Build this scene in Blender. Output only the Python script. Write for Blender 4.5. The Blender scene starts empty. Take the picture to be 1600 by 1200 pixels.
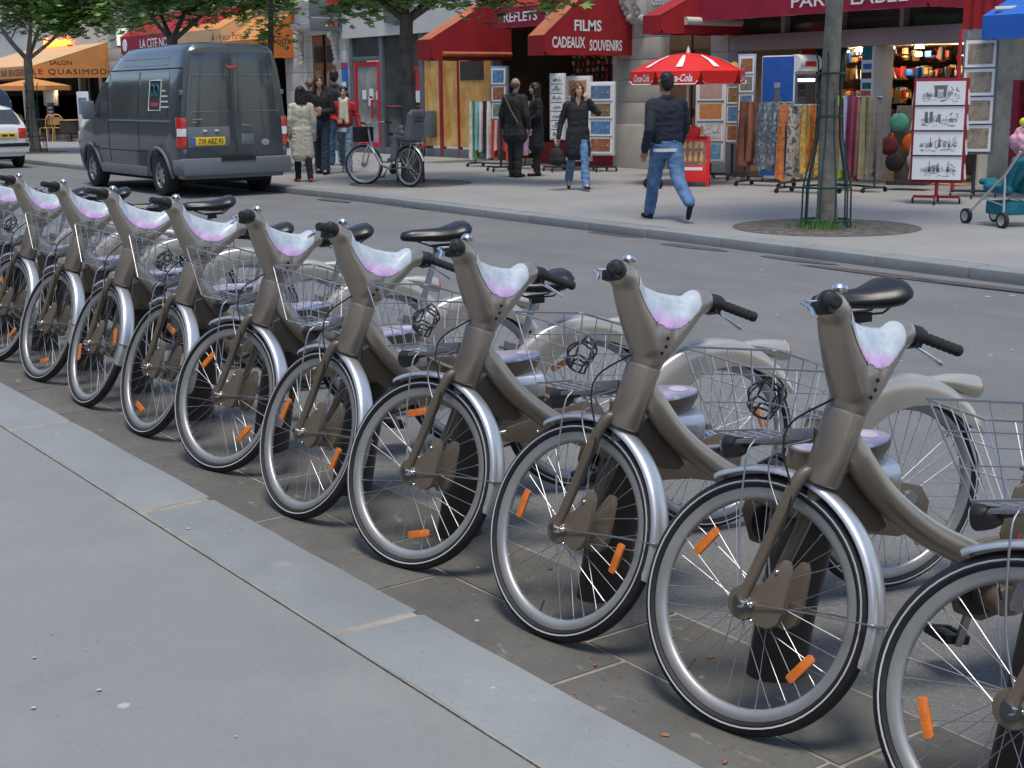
import bpy, bmesh, math, random
from mathutils import Vector, Matrix
random.seed(7)
R = math.radians
sc = bpy.context.scene
col = sc.collection
# ------------------------------------------------------------------ camera
FPX, PITCH, ROLL, YAW, CAMH = 2128.0, R(12.12), R(-.62), R(-53.84), 1.622
_F = Vector((math.sin(YAW)*math.cos(PITCH), math.cos(YAW)*math.cos(PITCH), -math.sin(PITCH)))
_R = Vector((math.cos(YAW), -math.sin(YAW), 0)); _U = _R.cross(_F)
_R2 = _R*math.cos(ROLL)+_U*math.sin(ROLL); _U2 = -_R*math.sin(ROLL)+_U*math.cos(ROLL)
CAM = Vector((0, 0, CAMH))
cd = bpy.data.cameras.new('camera'); cam = bpy.data.objects.new('camera', cd); col.objects.link(cam)
M = Matrix((( _R2.x, _U2.x, -_F.x, 0), (_R2.y, _U2.y, -_F.y, 0), (_R2.z, _U2.z, -_F.z, CAMH), (0, 0, 0, 1)))
cam.matrix_world = M
cd.sensor_width = 36; cd.lens = FPX/1600*36; cd.clip_end = 2000; cd.clip_start = .05
sc.camera = cam
# ------------------------------------------------------------------ sky, sun, exposure
SUN_EL, SUN_AZ = R(74), R(128)          # azimuth measured from +Y towards +X
w = bpy.data.worlds.new('World'); sc.world = w; w.use_nodes = True
nt = w.node_tree; nt.nodes.clear()
sky = nt.nodes.new('ShaderNodeTexSky'); sky.sky_type = 'NISHITA'; sky.sun_disc = False
sky.sun_elevation = SUN_EL; sky.sun_rotation = SUN_AZ; sky.air_density = 1.0; sky.dust_density = 1.0; sky.ozone_density = .6
bg = nt.nodes.new('ShaderNodeBackground'); bg.inputs['Strength'].default_value = .11
out = nt.nodes.new('ShaderNodeOutputWorld')
nt.links.new(sky.outputs[0], bg.inputs[0]); nt.links.new(bg.outputs[0], out.inputs[0])
sl = bpy.data.lights.new('sun', 'SUN'); sl.energy = 1.5; sl.angle = R(16); sl.color = (1, .93, .82)
so = bpy.data.objects.new('sun', sl); col.objects.link(so)
sd = Vector((math.sin(SUN_AZ)*math.cos(SUN_EL), math.cos(SUN_AZ)*math.cos(SUN_EL), math.sin(SUN_EL)))
so.rotation_euler = (-sd).to_track_quat('-Z', 'Y').to_euler()
vs = sc.view_settings; vs.view_transform = 'Standard'; vs.look = 'None'; vs.gamma = 1; vs.use_curve_mapping = False
vs.exposure = .83

# ------------------------------------------------------------------ place helpers: photo point -> point of the place
def _dir(px, py): return _F+_R2*((px-800)/FPX)-_U2*((py-600)/FPX)
def gp(px, py, z=.10):
    d = _dir(px, py); return CAM+d*((z-CAMH)/d.z)
def at(px, py, Y):
    d = _dir(px, py); return CAM+d*(Y/d.y)
def atx(px, py, X):
    d = _dir(px, py); return CAM+d*(X/d.x)

# ------------------------------------------------------------------ materials
MATS = {}
def mat(name, c, rough=.6, metal=0, var=.12, scale=6, bump=0, bscale=None, coat=0, spec=.5, emit=0, trans=0, alpha=1, rnd=0, c2=None, coords='Object', detail=5):
    m = bpy.data.materials.new(name); m.use_nodes = True; MATS[name] = m
    t = m.node_tree; N = t.nodes; L = t.links; b = N['Principled BSDF']
    b.inputs['Roughness'].default_value = rough; b.inputs['Metallic'].default_value = metal
    b.inputs['Specular IOR Level'].default_value = spec
    b.inputs['Coat Weight'].default_value = coat; b.inputs['Coat Roughness'].default_value = .08
    b.inputs['Transmission Weight'].default_value = trans; b.inputs['Alpha'].default_value = alpha
    tc = N.new('ShaderNodeTexCoord')
    if coords == 'World':
        g = N.new('ShaderNodeNewGeometry'); cs = g.outputs['Position']
    else: cs = tc.outputs[coords]
    nz = N.new('ShaderNodeTexNoise'); nz.inputs['Scale'].default_value = scale; nz.inputs['Detail'].default_value = detail; nz.inputs['Roughness'].default_value = .65
    L.new(cs, nz.inputs['Vector'])
    rp = N.new('ShaderNodeValToRGB'); L.new(nz.outputs[0], rp.inputs[0])
    lo = [max(0, x*(1-var)) for x in c[:3]]+[1]; hi = [min(1, x*(1+var)) for x in (c2 or c)[:3]]+[1]
    rp.color_ramp.elements[0].position = .32; rp.color_ramp.elements[0].color = lo
    rp.color_ramp.elements[1].position = .68; rp.color_ramp.elements[1].color = hi
    src = rp.outputs[0]
    if rnd:
        oi = N.new('ShaderNodeObjectInfo'); mr = N.new('ShaderNodeMapRange'); L.new(oi.outputs['Random'], mr.inputs[0])
        mr.inputs[3].default_value = 1-rnd; mr.inputs[4].default_value = 1+rnd
        mx = N.new('ShaderNodeVectorMath'); mx.operation = 'SCALE'; L.new(src, mx.inputs[0]); L.new(mr.outputs[0], mx.inputs['Scale']); src = mx.outputs[0]
    L.new(src, b.inputs['Base Color'])
    if emit:
        L.new(src, b.inputs['Emission Color']); b.inputs['Emission Strength'].default_value = emit
    if bump:
        n2 = N.new('ShaderNodeTexNoise'); n2.inputs['Scale'].default_value = bscale or scale*6; n2.inputs['Detail'].default_value = 4
        L.new(cs, n2.inputs['Vector']); bp = N.new('ShaderNodeBump'); bp.inputs['Strength'].default_value = bump; bp.inputs['Distance'].default_value = .01
        L.new(n2.outputs[0], bp.inputs['Height']); L.new(bp.outputs[0], b.inputs['Normal'])
    return m
def addlayer(m, kind, scale, lo, hi, color, fac=1.0, coords='World', stretch=None):
    """mix a second colour over a material where a noise / voronoi texture falls between lo and hi"""
    t = m.node_tree; N = t.nodes; L = t.links; b = N['Principled BSDF']
    prev = b.inputs['Base Color'].links[0].from_socket
    if coords == 'World': cs = N.new('ShaderNodeNewGeometry').outputs['Position']
    else: cs = N.new('ShaderNodeTexCoord').outputs[coords]
    if stretch:
        mp = N.new('ShaderNodeMapping'); mp.inputs['Scale'].default_value = stretch; L.new(cs, mp.inputs[0]); cs = mp.outputs[0]
    if kind == 'noise':
        tx = N.new('ShaderNodeTexNoise'); tx.inputs['Detail'].default_value = 6; tx.inputs['Roughness'].default_value = .7
    else: tx = N.new('ShaderNodeTexVoronoi')
    tx.inputs['Scale'].default_value = scale; L.new(cs, tx.inputs['Vector'])
    mr = N.new('ShaderNodeMapRange'); mr.inputs[1].default_value = lo; mr.inputs[2].default_value = hi; mr.inputs[4].default_value = fac
    L.new(tx.outputs[0], mr.inputs[0])
    mx = N.new('ShaderNodeMix'); mx.data_type = 'RGBA'; L.new(mr.outputs[0], mx.inputs[0]); L.new(prev, mx.inputs[6]); mx.inputs[7].default_value = (*color, 1)
    L.new(mx.outputs[2], b.inputs['Base Color'])
    return m

# street
m = mat('asphalt', (.165, .167, .165), .82, var=.14, scale=.9, bump=.55, bscale=170, coords='World')
addlayer(m, 'noise', 70, .54, .64, (.31, .31, .30), .8); addlayer(m, 'noise', 55, .42, .33, (.06, .06, .06), .8); addlayer(m, 'noise', 2.6, .60, .72, (.21, .205, .195), .45); addlayer(m, 'noise', 1.3, .62, .8, (.105, .105, .105), .45); addlayer(m, 'voronoi', 1.7, .035, .02, (.45, .45, .42), .9)
addlayer(m, 'noise', .35, .5, .75, (.175, .172, .165), .6); addlayer(m, 'noise', 1.1, .5, .68, (.115, .115, .115), .45, stretch=(.05, 1, 1)); addlayer(m, 'voronoi', .55, .07, .05, (.075, .075, .075), .5)
m = mat('slab_stone', (.118, .112, .098), .7, var=.2, scale=2.2, bump=.25, bscale=60, coords='World', rnd=.12)
addlayer(m, 'noise', 3.1, .6, .7, (.22, .20, .165), .35); addlayer(m, 'noise', 48, .60, .70, (.21, .20, .18), .55); addlayer(m, 'noise', 40, .42, .33, (.05, .048, .045), .6); addlayer(m, 'noise', 5.5, .61, .66, (.30, .275, .23), .55, stretch=(1, 2.2, 1)); addlayer(m, 'voronoi', 5, .05, .03, (.4, .39, .36), .7)
m = mat('mortar', (.30, .275, .23), .9, var=.3, scale=7, bump=.4, bscale=80, coords='World')
m = mat('kerb_granite', (.235, .25, .25), .68, var=.14, scale=1.6, bump=.18, bscale=120, coords='World', rnd=.07)
addlayer(m, 'noise', 330, .55, .7, (.4, .41, .42), .5); addlayer(m, 'noise', 60, .42, .32, (.17, .175, .175), .6); addlayer(m, 'noise', 75, .60, .70, (.44, .45, .44), .5); addlayer(m, 'voronoi', 6, .05, .035, (.12, .12, .11), .6); addlayer(m, 'noise', 5, .64, .76, (.36, .34, .29), .5); addlayer(m, 'noise', 2.1, .55, .75, (.24, .25, .25), .6)
m = mat('pavement', (.235, .242, .235), .75, var=.07, scale=1.1, bump=.25, bscale=190, coords='World')
addlayer(m, 'noise', 300, .58, .72, (.42, .41, .39), .5); addlayer(m, 'noise', 260, .42, .3, (.2, .195, .19), .4); addlayer(m, 'noise', 1.6, .56, .78, (.215, .21, .195), .75); addlayer(m, 'noise', 38, .60, .70, (.165, .165, .155), .55); addlayer(m, 'noise', 52, .60, .70, (.36, .36, .345), .45); addlayer(m, 'voronoi', 7, .05, .035, (.12, .115, .10), .7); addlayer(m, 'noise', 4.5, .6, .72, (.20, .197, .185), .5); addlayer(m, 'noise', .7, .5, .72, (.315, .312, .295), .7); addlayer(m, 'noise', 1.1, .52, .7, (.19, .19, .178), .55)
addlayer(m, 'voronoi', 2.3, .045, .03, (.5, .5, .48), .7); addlayer(m, 'voronoi', 3.1, .022, .012, (.13, .1, .08), .8)
m = mat('far_pavement', (.285, .28, .265), .8, var=.1, scale=.8, bump=.2, bscale=120, coords='World')
addlayer(m, 'noise', .5, .55, .8, (.25, .24, .225), .6); addlayer(m, 'voronoi', 1.3, .04, .03, (.42, .41, .4), .8)
mat('earth', (.075, .062, .052), .95, var=.4, scale=14, bump=.9, bscale=60, coords='World', c2=(.14, .122, .105))
mat('grass', (.07, .16, .035), .7, var=.4, scale=20, c2=(.13, .25, .05))
mat('tar', (.085, .083, .08), .6, var=.25, scale=6, coords='World')
mat('gum', (.42, .42, .40), .7); mat('leaf_litter', (.3, .13, .06), .7, var=.3)
# bicycle
m = mat('champagne', (.35, .295, .235), .36, metal=.6, var=.05, scale=3, coat=.7, rnd=.05); addlayer(m, 'noise', 9, .6, .8, (.26, .21, .155), .45, coords='Object')
m = mat('champagne_rough', (.20, .16, .118), .45, metal=.45, var=.08, scale=5, coat=.2, rnd=.05); addlayer(m, 'noise', 7, .58, .78, (.15, .12, .09), .5, coords='Object')
m = mat('champagne_light', (.53, .475, .40), .3, metal=.45, var=.04, scale=3, coat=.9, rnd=.04); addlayer(m, 'noise', 6, .6, .8, (.42, .36, .28), .4, coords='Object')
m = mat('rubber', (.013, .013, .015), .62, var=.3, scale=8, bump=.15, bscale=120)
addlayer(m, 'noise', 6, .6, .78, (.07, .065, .06), .5, coords='Object')
mat('tread', (.026, .026, .028), .7, var=.3, scale=30, bump=.6, bscale=90)
mat('reflective', (.55, .55, .55), .4); mat('rim_alu', (.42, .42, .41), .42, metal=.6, var=.12, scale=9, rnd=.06)
mat('chrome', (.72, .72, .73), .16, metal=1, var=.03); mat('steel', (.42, .42, .43), .42, metal=.9, var=.08, scale=15)
mat('alu_fender', (.70, .70, .70), .36, metal=.75, var=.04, scale=10, coat=.3)
mat('wire', (.6, .6, .62), .3, metal=.9, var=.06, scale=20); mat('cable', (.02, .02, .022), .45)
mat('black_plastic', (.015, .015, .017), .42, var=.15, scale=12); mat('grip', (.02, .02, .02), .6, bump=.8, bscale=300)
mat('saddle', (.014, .015, .017), .34, var=.12, scale=18, bump=.08, bscale=350)
mat('reflector', (.85, .21, .015), .3, var=.12, scale=40, coat=.8, bump=.5, bscale=400)
mat('red_lens', (.6, .03, .02), .2, coat=1); mat('white_lens', (.85, .85, .82), .2, coat=1)
mat('dock_brown', (.034, .028, .023), .5, var=.18, scale=7, coat=.15, bump=.05, bscale=60)
m = mat('dock_lilac', (.44, .39, .50), .35, var=.06, scale=9, coat=.5)
addlayer(m, 'voronoi', 9, .16, .12, (.74, .72, .8), .8, coords='Object')
mat('hole', (.008, .008, .008), .9); mat('ink', (.02, .02, .022), .6)
mat('lilac_ink', (.42, .25, .62), .5); mat('red_ink', (.6, .06, .08), .5); mat('green_ink', (.12, .4, .15), .5); mat('blue_ink', (.05, .16, .36), .5)
mat('white_ink', (.8, .8, .78), .6)
def panel_mat():
    m = mat('info_film', (.50, .55, .585), .3, var=.16, scale=22, coat=.5)
    t = m.node_tree; N = t.nodes; L = t.links; b = N['Principled BSDF']
    prev = b.inputs['Base Color'].links[0].from_socket
    tc = N.new('ShaderNodeTexCoord'); sp = N.new('ShaderNodeSeparateXYZ'); L.new(tc.outputs['Object'], sp.inputs[0])
    mr = N.new('ShaderNodeMapRange'); mr.inputs[1].default_value = 1.004; mr.inputs[2].default_value = .968; L.new(sp.outputs[2], mr.inputs[0])
    mx = N.new('ShaderNodeMix'); mx.data_type = 'RGBA'; L.new(mr.outputs[0], mx.inputs[0]); L.new(prev, mx.inputs[6]); mx.inputs[7].default_value = (.62, .33, .62, 1)
    wv = N.new('ShaderNodeTexWave'); wv.bands_direction = 'Z'; wv.inputs['Scale'].default_value = 42; wv.inputs['Distortion'].default_value = 1.5; L.new(tc.outputs['Object'], wv.inputs['Vector'])
    nz2 = N.new('ShaderNodeTexNoise'); nz2.inputs['Scale'].default_value = 48; L.new(tc.outputs['Object'], nz2.inputs['Vector']); ma = N.new('ShaderNodeMath'); ma.operation = 'MULTIPLY_ADD'; L.new(nz2.outputs[0], ma.inputs[0]); ma.inputs[1].default_value = .06; L.new(sp.outputs[2], ma.inputs[2]); L.new(ma.outputs[0], mr.inputs[0]); mr.inputs[1].default_value = 1.014; mr.inputs[2].default_value = .984; mr.inputs[4].default_value = .85
    m2 = N.new('ShaderNodeMapRange'); m2.inputs[1].default_value = .82; m2.inputs[2].default_value = .95; m2.inputs[4].default_value = .10; L.new(wv.outputs[0], m2.inputs[0])
    mz = N.new('ShaderNodeMix'); mz.data_type = 'RGBA'; L.new(m2.outputs[0], mz.inputs[0]); L.new(mx.outputs[2], mz.inputs[6]); mz.inputs[7].default_value = (.85, .8, .88, 1)
    L.new(mz.outputs[2], b.inputs['Base Color'])
panel_mat()

# ------------------------------------------------------------------ mesh building
def catmull(P, k=6):
    P = [Vector(p) for p in P]; Q = [P[0]*2-P[1]]+P+[P[-1]*2-P[-2]]; o = []
    for i in range(1, len(Q)-2):
        a, b, c, d = Q[i-1:i+3]
        for j in range(k):
            t = j/k; o.append(.5*((2*b)+(c-a)*t+(2*a-5*b+4*c-d)*t*t+(3*b-a-3*c+d)*t**3))
    return o+[P[-1]]
def lerp(a, b, t): return a+(b-a)*t
class MB:
    def __init__(s): s.v = []; s.f = []
    def add(s, v, f):
        n = len(s.v); s.v += [tuple(x) for x in v]; s.f += [tuple(i+n for i in q) for q in f]; return s
    def box(s, c, d, rot=None):
        V = [Vector((x*d[0]/2, y*d[1]/2, z*d[2]/2)) for x in (-1, 1) for y in (-1, 1) for z in (-1, 1)]
        if rot is not None: V = [rot @ v for v in V]
        c = Vector(c); return s.add([v+c for v in V], [(0, 1, 3, 2), (4, 6, 7, 5), (0, 4, 5, 1), (2, 3, 7, 6), (0, 2, 6, 4), (1, 5, 7, 3)])
    def bx(s, x0, x1, y0, y1, z0, z1): return s.box(((x0+x1)/2, (y0+y1)/2, (z0+z1)/2), (abs(x1-x0), abs(y1-y0), abs(z1-z0)))
    def tube(s, P, r, n=8, closed=False, flat=1, up=None):
        P = [Vector(p) for p in P]; m = len(P); rr = r if isinstance(r, (list, tuple)) else [r]*m
        T = [((P[(i+1) % m]-P[i-1]) if closed else (P[min(i+1, m-1)]-P[max(i-1, 0)])).normalized() for i in range(m)]
        u = Vector(up) if up else (Vector((0, 0, 1)) if abs(T[0].z) < .9 else Vector((1, 0, 0)))
        u = (u-T[0]*u.dot(T[0])).normalized(); V = []
        for i in range(m):
            u = u-T[i]*u.dot(T[i]); u.normalize(); w_ = T[i].cross(u)
            for j in range(n):
                a = 2*math.pi*j/n; V.append(P[i]+(u*math.cos(a)*flat+w_*math.sin(a))*rr[i])
        F = [(i*n+j, i*n+(j+1) % n, ((i+1) % m)*n+(j+1) % n, ((i+1) % m)*n+j) for i in range(m if closed else m-1) for j in range(n)]
        if not closed: F += [tuple(range(n))[::-1], tuple((m-1)*n+j for j in range(n))]
        return s.add(V, F)
    def lathe(s, prof, n=24, M=None, closed=False):
        V = []; k = len(prof)
        for i in range(n):
            a = 2*math.pi*i/n
            for r, z in prof: V.append(Vector((r*math.cos(a), r*math.sin(a), z)))
        if M is not None: V = [M @ v for v in V]
        F = [(i*k+j, ((i+1) % n)*k+j, ((i+1) % n)*k+(j+1) % k, i*k+(j+1) % k) for i in range(n) for j in range(k if closed else k-1)]
        s.add(V, F)
        if not closed:
            b = len(s.v)-len(V)
            if prof[0][0] > 1e-6: s.f.append(tuple(b+i*k for i in range(n))[::-1])
            if prof[-1][0] > 1e-6: s.f.append(tuple(b+i*k+k-1 for i in range(n)))
        return s
    def prism(s, poly, a, b, fn):
        """poly of 2D points extruded from a to b; fn(u, v, w) -> point"""
        n = len(poly); V = [fn(u, v, a) for u, v in poly]+[fn(u, v, b) for u, v in poly]
        F = [tuple(range(n))[::-1], tuple(range(n, 2*n))]+[(i, (i+1) % n, n+(i+1) % n, n+i) for i in range(n)]
        return s.add(V, F)
    def loft(s, rings, closed=True, caps=True):
        n = len(rings[0]); V = [p for r_ in rings for p in r_]
        F = [(i*n+j, i*n+(j+1) % n, (i+1)*n+(j+1) % n, (i+1)*n+j) for i in range(len(rings)-1) for j in range(n if closed else n-1)]
        if caps and closed: F += [tuple(range(n))[::-1], tuple((len(rings)-1)*n+j for j in range(n))]
        return s.add(V, F)
    def ball(s, c, r, nu=12, nv=8):
        r = r if isinstance(r, (tuple, list)) else (r, r, r); V = []; c = Vector(c)
        for i in range(nv+1):
            th = math.pi*i/nv
            for j in range(nu):
                a = 2*math.pi*j/nu; V.append(c+Vector((r[0]*math.sin(th)*math.cos(a), r[1]*math.sin(th)*math.sin(a), -r[2]*math.cos(th))))
        return s.add(V, [(i*nu+j, i*nu+(j+1) % nu, (i+1)*nu+(j+1) % nu, (i+1)*nu+j) for i in range(nv) for j in range(nu)])
    def cap(s, a, ra, b, rb, n=10):
        """tapered capsule"""
        a = Vector(a); b = Vector(b); d = b-a
        if d.length < 1e-6: return s.ball(a, max(ra, rb), n, 8)
        t = d.normalized(); P = []; r_ = []
        for k in (0, 1, 2, 3): P.append(a-t*ra*math.cos(k*math.pi/6)); r_.append(max(ra*math.sin(k*math.pi/6), 1e-4))
        for k in (3, 2, 1, 0): P.append(b+t*rb*math.cos(k*math.pi/6)); r_.append(max(rb*math.sin(k*math.pi/6), 1e-4))
        return s.tube(P, r_, n)
    def xf(s, M): s.v = [tuple(M @ Vector(v)) for v in s.v]; return s
    def mesh(s, name, m=None, smooth=True, bev=0, angle=40, seg=2):
        me = bpy.data.meshes.new(name); bm = bmesh.new()
        V = [bm.verts.new(v) for v in s.v]
        for f in s.f:
            if len(set(f)) > 2:
                try: bm.faces.new([V[i] for i in f])
                except ValueError: pass
        bmesh.ops.remove_doubles(bm, verts=bm.verts, dist=1e-5)
        bmesh.ops.recalc_face_normals(bm, faces=bm.faces)
        if bev:
            E = [e for e in bm.edges if len(e.link_faces) == 2 and e.calc_face_angle(0) > R(35)]
            bmesh.ops.bevel(bm, geom=E, offset=bev, segments=seg, profile=.6, affect='EDGES', clamp_overlap=True)
        if smooth:
            for f in bm.faces: f.smooth = True
            for e in bm.edges:
                if len(e.link_faces) == 2 and e.calc_face_angle(0) > R(angle): e.smooth = False
        bm.to_mesh(me); bm.free()
        if m: me.materials.append(MATS[m])
        return me
from mathutils import noise as mnoise
def fuse(mb, name, m, voxel=.01, it=4, fac=.5, fold=0):
    me = mb.mesh(name+'_raw'); o = bpy.data.objects.new('tmp', me); col.objects.link(o)
    r_ = o.modifiers.new('r', 'REMESH'); r_.mode = 'VOXEL'; r_.voxel_size = voxel
    if it: s_ = o.modifiers.new('s', 'SMOOTH'); s_.iterations = it; s_.factor = fac
    dg = bpy.context.evaluated_depsgraph_get(); dg.update()
    n = bpy.data.meshes.new_from_object(o.evaluated_get(dg)); n.name = name
    bpy.data.objects.remove(o); bpy.data.meshes.remove(me)
    if fold:
        sd_ = Vector((hash(name) % 97, random.uniform(0, 50), random.uniform(0, 50))); nn = [v.normal.copy() for v in n.vertices]
        for v, q in zip(n.vertices, nn):
            p = v.co; a = mnoise.noise(Vector((p.x*7, p.y*7, p.z*13))+sd_); b = mnoise.noise(Vector((p.x*16, p.y*16, p.z*30))+sd_); v.co += q*fold*((1-2.2*abs(a))*.9+b*.5)
    n.polygons.foreach_set('use_smooth', [True]*len(n.polygons)); n.materials.clear(); n.materials.append(MATS[m]); n.update()
    return n
def link(name, me, parent=None, M=None):
    o = bpy.data.objects.new(name, me); col.objects.link(o)
    if parent: o.parent = parent
    if M is not None: o.matrix_local = M
    return o
def empty(name, loc, rz=0):
    o = bpy.data.objects.new(name, None); col.objects.link(o); o.location = loc; o.rotation_euler = (0, 0, rz); o.empty_display_size = .1; return o
def tag(o, label, cat, group=None):
    o['label'] = label; o['category'] = cat
    if group: o['group'] = group
    return o
def struct(o): o['kind'] = 'structure'; return o
def stuff(o): o['kind'] = 'stuff'; return o
def textmesh(body, m, width=None, height=None, extrude=.002, bold=0, shear=0, spacing=1):
    c = bpy.data.curves.new('t', 'FONT'); c.body = body; c.size = 1; c.extrude = 0; c.offset = bold; c.shear = shear; c.space_character = spacing; c.resolution_u = 3
    o = bpy.data.objects.new('t', c); col.objects.link(o)
    dg = bpy.context.evaluated_depsgraph_get(); me = bpy.data.meshes.new_from_object(o.evaluated_get(dg))
    bpy.data.objects.remove(o); bpy.data.curves.remove(c)
    xs = [v.co.x for v in me.vertices]; ys = [v.co.y for v in me.vertices]
    x0, x1, y0, y1 = min(xs), max(xs), min(ys), max(ys)
    sy = (height or .1)/(y1-y0); sx = (width/(x1-x0)) if width else sy
    for v in me.vertices: v.co = ((v.co.x-(x0+x1)/2)*sx, (v.co.y-(y0+y1)/2)*sy, 0)
    me.materials.clear(); me.materials.append(MATS[m]); me.name = 'lettering'
    return me
def basis(o, x, y):
    x = Vector(x).normalized(); y = Vector(y); y = (y-x*y.dot(x)).normalized(); z = x.cross(y)
    return Matrix(((x.x, y.x, z.x, o[0]), (x.y, y.y, z.y, o[1]), (x.z, y.z, z.z, o[2]), (0, 0, 0, 1)))
def lettering(body, m, c, x, y, width=None, height=.1, parent=None, **k):
    Mx = basis(c, x, y)
    if parent: Mx = parent.matrix_world.inverted() @ Mx if parent.type else Mx
    return link('lettering', textmesh(body, m, width, height, **k), parent, Mx)
XZ = lambda u, v, t: Vector((u, t, v))
# ================================================================== the street
def sheet(name, poly, z, m, top=None):
    mb = MB(); n = len(poly); mb.add([(x, y, z) for x, y in poly], [tuple(range(n))]); return struct(link(name, mb.mesh(name, m, smooth=False)))
NK_IN, NK_OUT, NK_Z = 1.765, 2.065, .085
def KY(X):      # far kerb line
    return 10.02 if X > -6 else (10.5 if X < -18 else lerp(10.02, 10.5, (-6-X)/12))
FZ = .10
sheet('ground', [(-300, -200), (200, -200), (200, 300), (-300, 300)], -.03, 'asphalt')
sheet('road', [(-160, 2.0), (40, 2.0), (40, 10.6), (-160, 10.6)], 0, 'asphalt')
# unseen building side behind the viewer, added for dark reflections, height cut for light
struct(link('unseen_opposite_facade', MB().bx(-120, 60, -9.5, -9, -.02, 8).mesh('unseen_opposite_facade', 'slab_stone', smooth=False)))
# near pavement and its kerb of separate granite stones
pv = MB(); pv.bx(-160, 40, -6, NK_IN-.006, -.02, NK_Z-.004); struct(link('near_pavement', pv.mesh('near_pavement', 'pavement', smooth=False)))
j = [gp(60, 665, NK_Z).x, gp(268, 790, NK_Z).x, gp(577, 976, NK_Z).x]
step = (j[2]-j[0])/2
kb = struct(link('near_kerb', MB().bx(-160, 40, NK_IN, NK_OUT-.02, -.02, NK_Z-.0025).mesh('near_kerb', 'mortar', smooth=False)))
def stone_mesh(L, y0, y1, z0, z1, m, name='stone', wob=.003, bev=.012):
    mb = MB(); nx = 6; rings = []
    for i in range(nx+1):
        x = -L/2+L*i/nx; e = random.uniform(-wob, wob); f = random.uniform(-wob, wob)
        rings.append([Vector((x, y0+f, z0)), Vector((x, y1+e, z0)), Vector((x, y1+e, z1+random.uniform(-.0015, .0015))), Vector((x, y0+f, z1+random.uniform(-.0015, .0015)))])
    mb.loft(rings); return mb.mesh(name, m, bev=bev, smooth=True)
xs = []; x = j[2]
while x < 6: xs.append(x); x += step*random.uniform(.9, 1.1)
x = j[0]; xs.append(j[1]); xs.append(j[0])
while x > -40: x -= step*random.uniform(.85, 1.12); xs.append(x)
xs.sort()
for a, b in zip(xs, xs[1:]):
    g_ = random.uniform(.022, .045); me = stone_mesh(b-a-g_, NK_IN+.004, NK_OUT, -.02, NK_Z, 'kerb_granite')
    o = link('kerb_stone', me, kb); o.location = ((a+b)/2, 0, random.uniform(-.002, .002)); o.rotation_euler = (0, 0, random.uniform(-.002, .002))
# gutter slabs beside the kerb, where the front wheels stand
gt = struct(link('gutter', MB().bx(-120, 30, NK_OUT, 2.80, -.02, .0095).mesh('gutter', 'mortar', smooth=False)))
for row, (y0, y1) in enumerate(((NK_OUT+.01, 2.42), (2.43, 2.79))):
    x = -34+row*.4
    while x < 4:
        L = random.uniform(.7, 1.25); me = stone_mesh(L-random.uniform(.006, .022), y0, y1, -.015, .0135, 'slab_stone', bev=.003)
        o = link('slab', me, gt); o.location = (x+L/2, 0, random.uniform(-.001, .0012)); x += L
# far pavement with its kerb
fp = MB(); X_ = [-160, -18, -6, 40]
fp.loft([[Vector((x, KY(x)+.30, -.02)), Vector((x, 60, -.02)), Vector((x, 60, FZ)), Vector((x, KY(x)+.30, FZ))] for x in X_])
struct(link('far_pavement', fp.mesh('far_pavement', 'far_pavement', smooth=False)))
fk = MB(); fk.loft([[Vector((x, KY(x)+.02, -.02)), Vector((x, KY(x)+.297, -.02)), Vector((x, KY(x)+.297, FZ-.012)), Vector((x, KY(x)+.02, FZ-.012))] for x in X_])
fk = struct(link('far_kerb', fk.mesh('far_kerb', 'mortar', smooth=False)))
x = -62
while x < 2:
    L = random.uniform(.95, 1.3); xm = x+L/2; sl_ = math.atan2(KY(x+L)-KY(x), L)
    me = stone_mesh(L-.014, 0, .293, -.02, FZ+.002, 'kerb_granite', bev=.018)
    o = link('kerb_stone', me, fk); o.location = (xm, KY(xm), random.uniform(-.002, .003)); o.rotation_euler = (0, 0, sl_); x += L
# tar patches and drain covers along the far gutter
for i, (px, py, rx, ry) in enumerate(((960, 367, .45, .1), (1085, 387, .5, .11), (1245, 407, .5, .09), (1430, 436, 1.3, .10), (640, 322, .8, .1), (520, 314, .5, .1), (1560, 452, .9, .08))):
    c = gp(px, py, 0); mb = MB(); P = []
    for k in range(20):
        a = k*math.pi/10; q = random.uniform(.85, 1.1); P.append((c.x+rx*math.cos(a)*q, min(c.y+ry*math.sin(a)*q, KY(c.x)-.01-.002*k), .004+.0012*i))
    mb.add(P, [tuple(range(20))]); struct(link('tar_patch', mb.mesh('tar_patch', 'tar', smooth=False)))
# litter: gum spots, dry leaf scraps
mb = MB()
def disc(mb, c, r, n=9, z=.0015):
    P = [(c[0]+r*random.uniform(.7, 1.15)*math.cos(2*math.pi*i/n), c[1]+r*random.uniform(.7, 1.15)*math.sin(2*math.pi*i/n), c[2]+z) for i in range(n)]
    mb.add(P, [tuple(range(n))])
for px, py in ((155, 1078), (168, 747), (88, 678), (295, 826), (362, 830), (770, 1075), (745, 970)):
    disc(mb, gp(px, py, NK_Z), random.uniform(.005, .011))
for i in range(9): disc(mb, (random.uniform(-4.5, -.6), random.uniform(.5, 2.0), NK_Z), random.uniform(.003, .008))
for i in range(50):
    disc(mb, (random.uniform(-14, -1), random.uniform(3.2, 9.6), 0.0), random.uniform(.012, .035), z=.003)
for i in range(40):
    disc(mb, (random.uniform(-26, -4), random.uniform(10.9, 16), FZ), random.uniform(.015, .03), z=.003)
stuff(tag(link('gum_spots', mb.mesh('gum_spots', 'gum', smooth=False)), 'pale flattened chewing gum spots scattered over road and pavements', 'litter'))
mb = MB()
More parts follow.
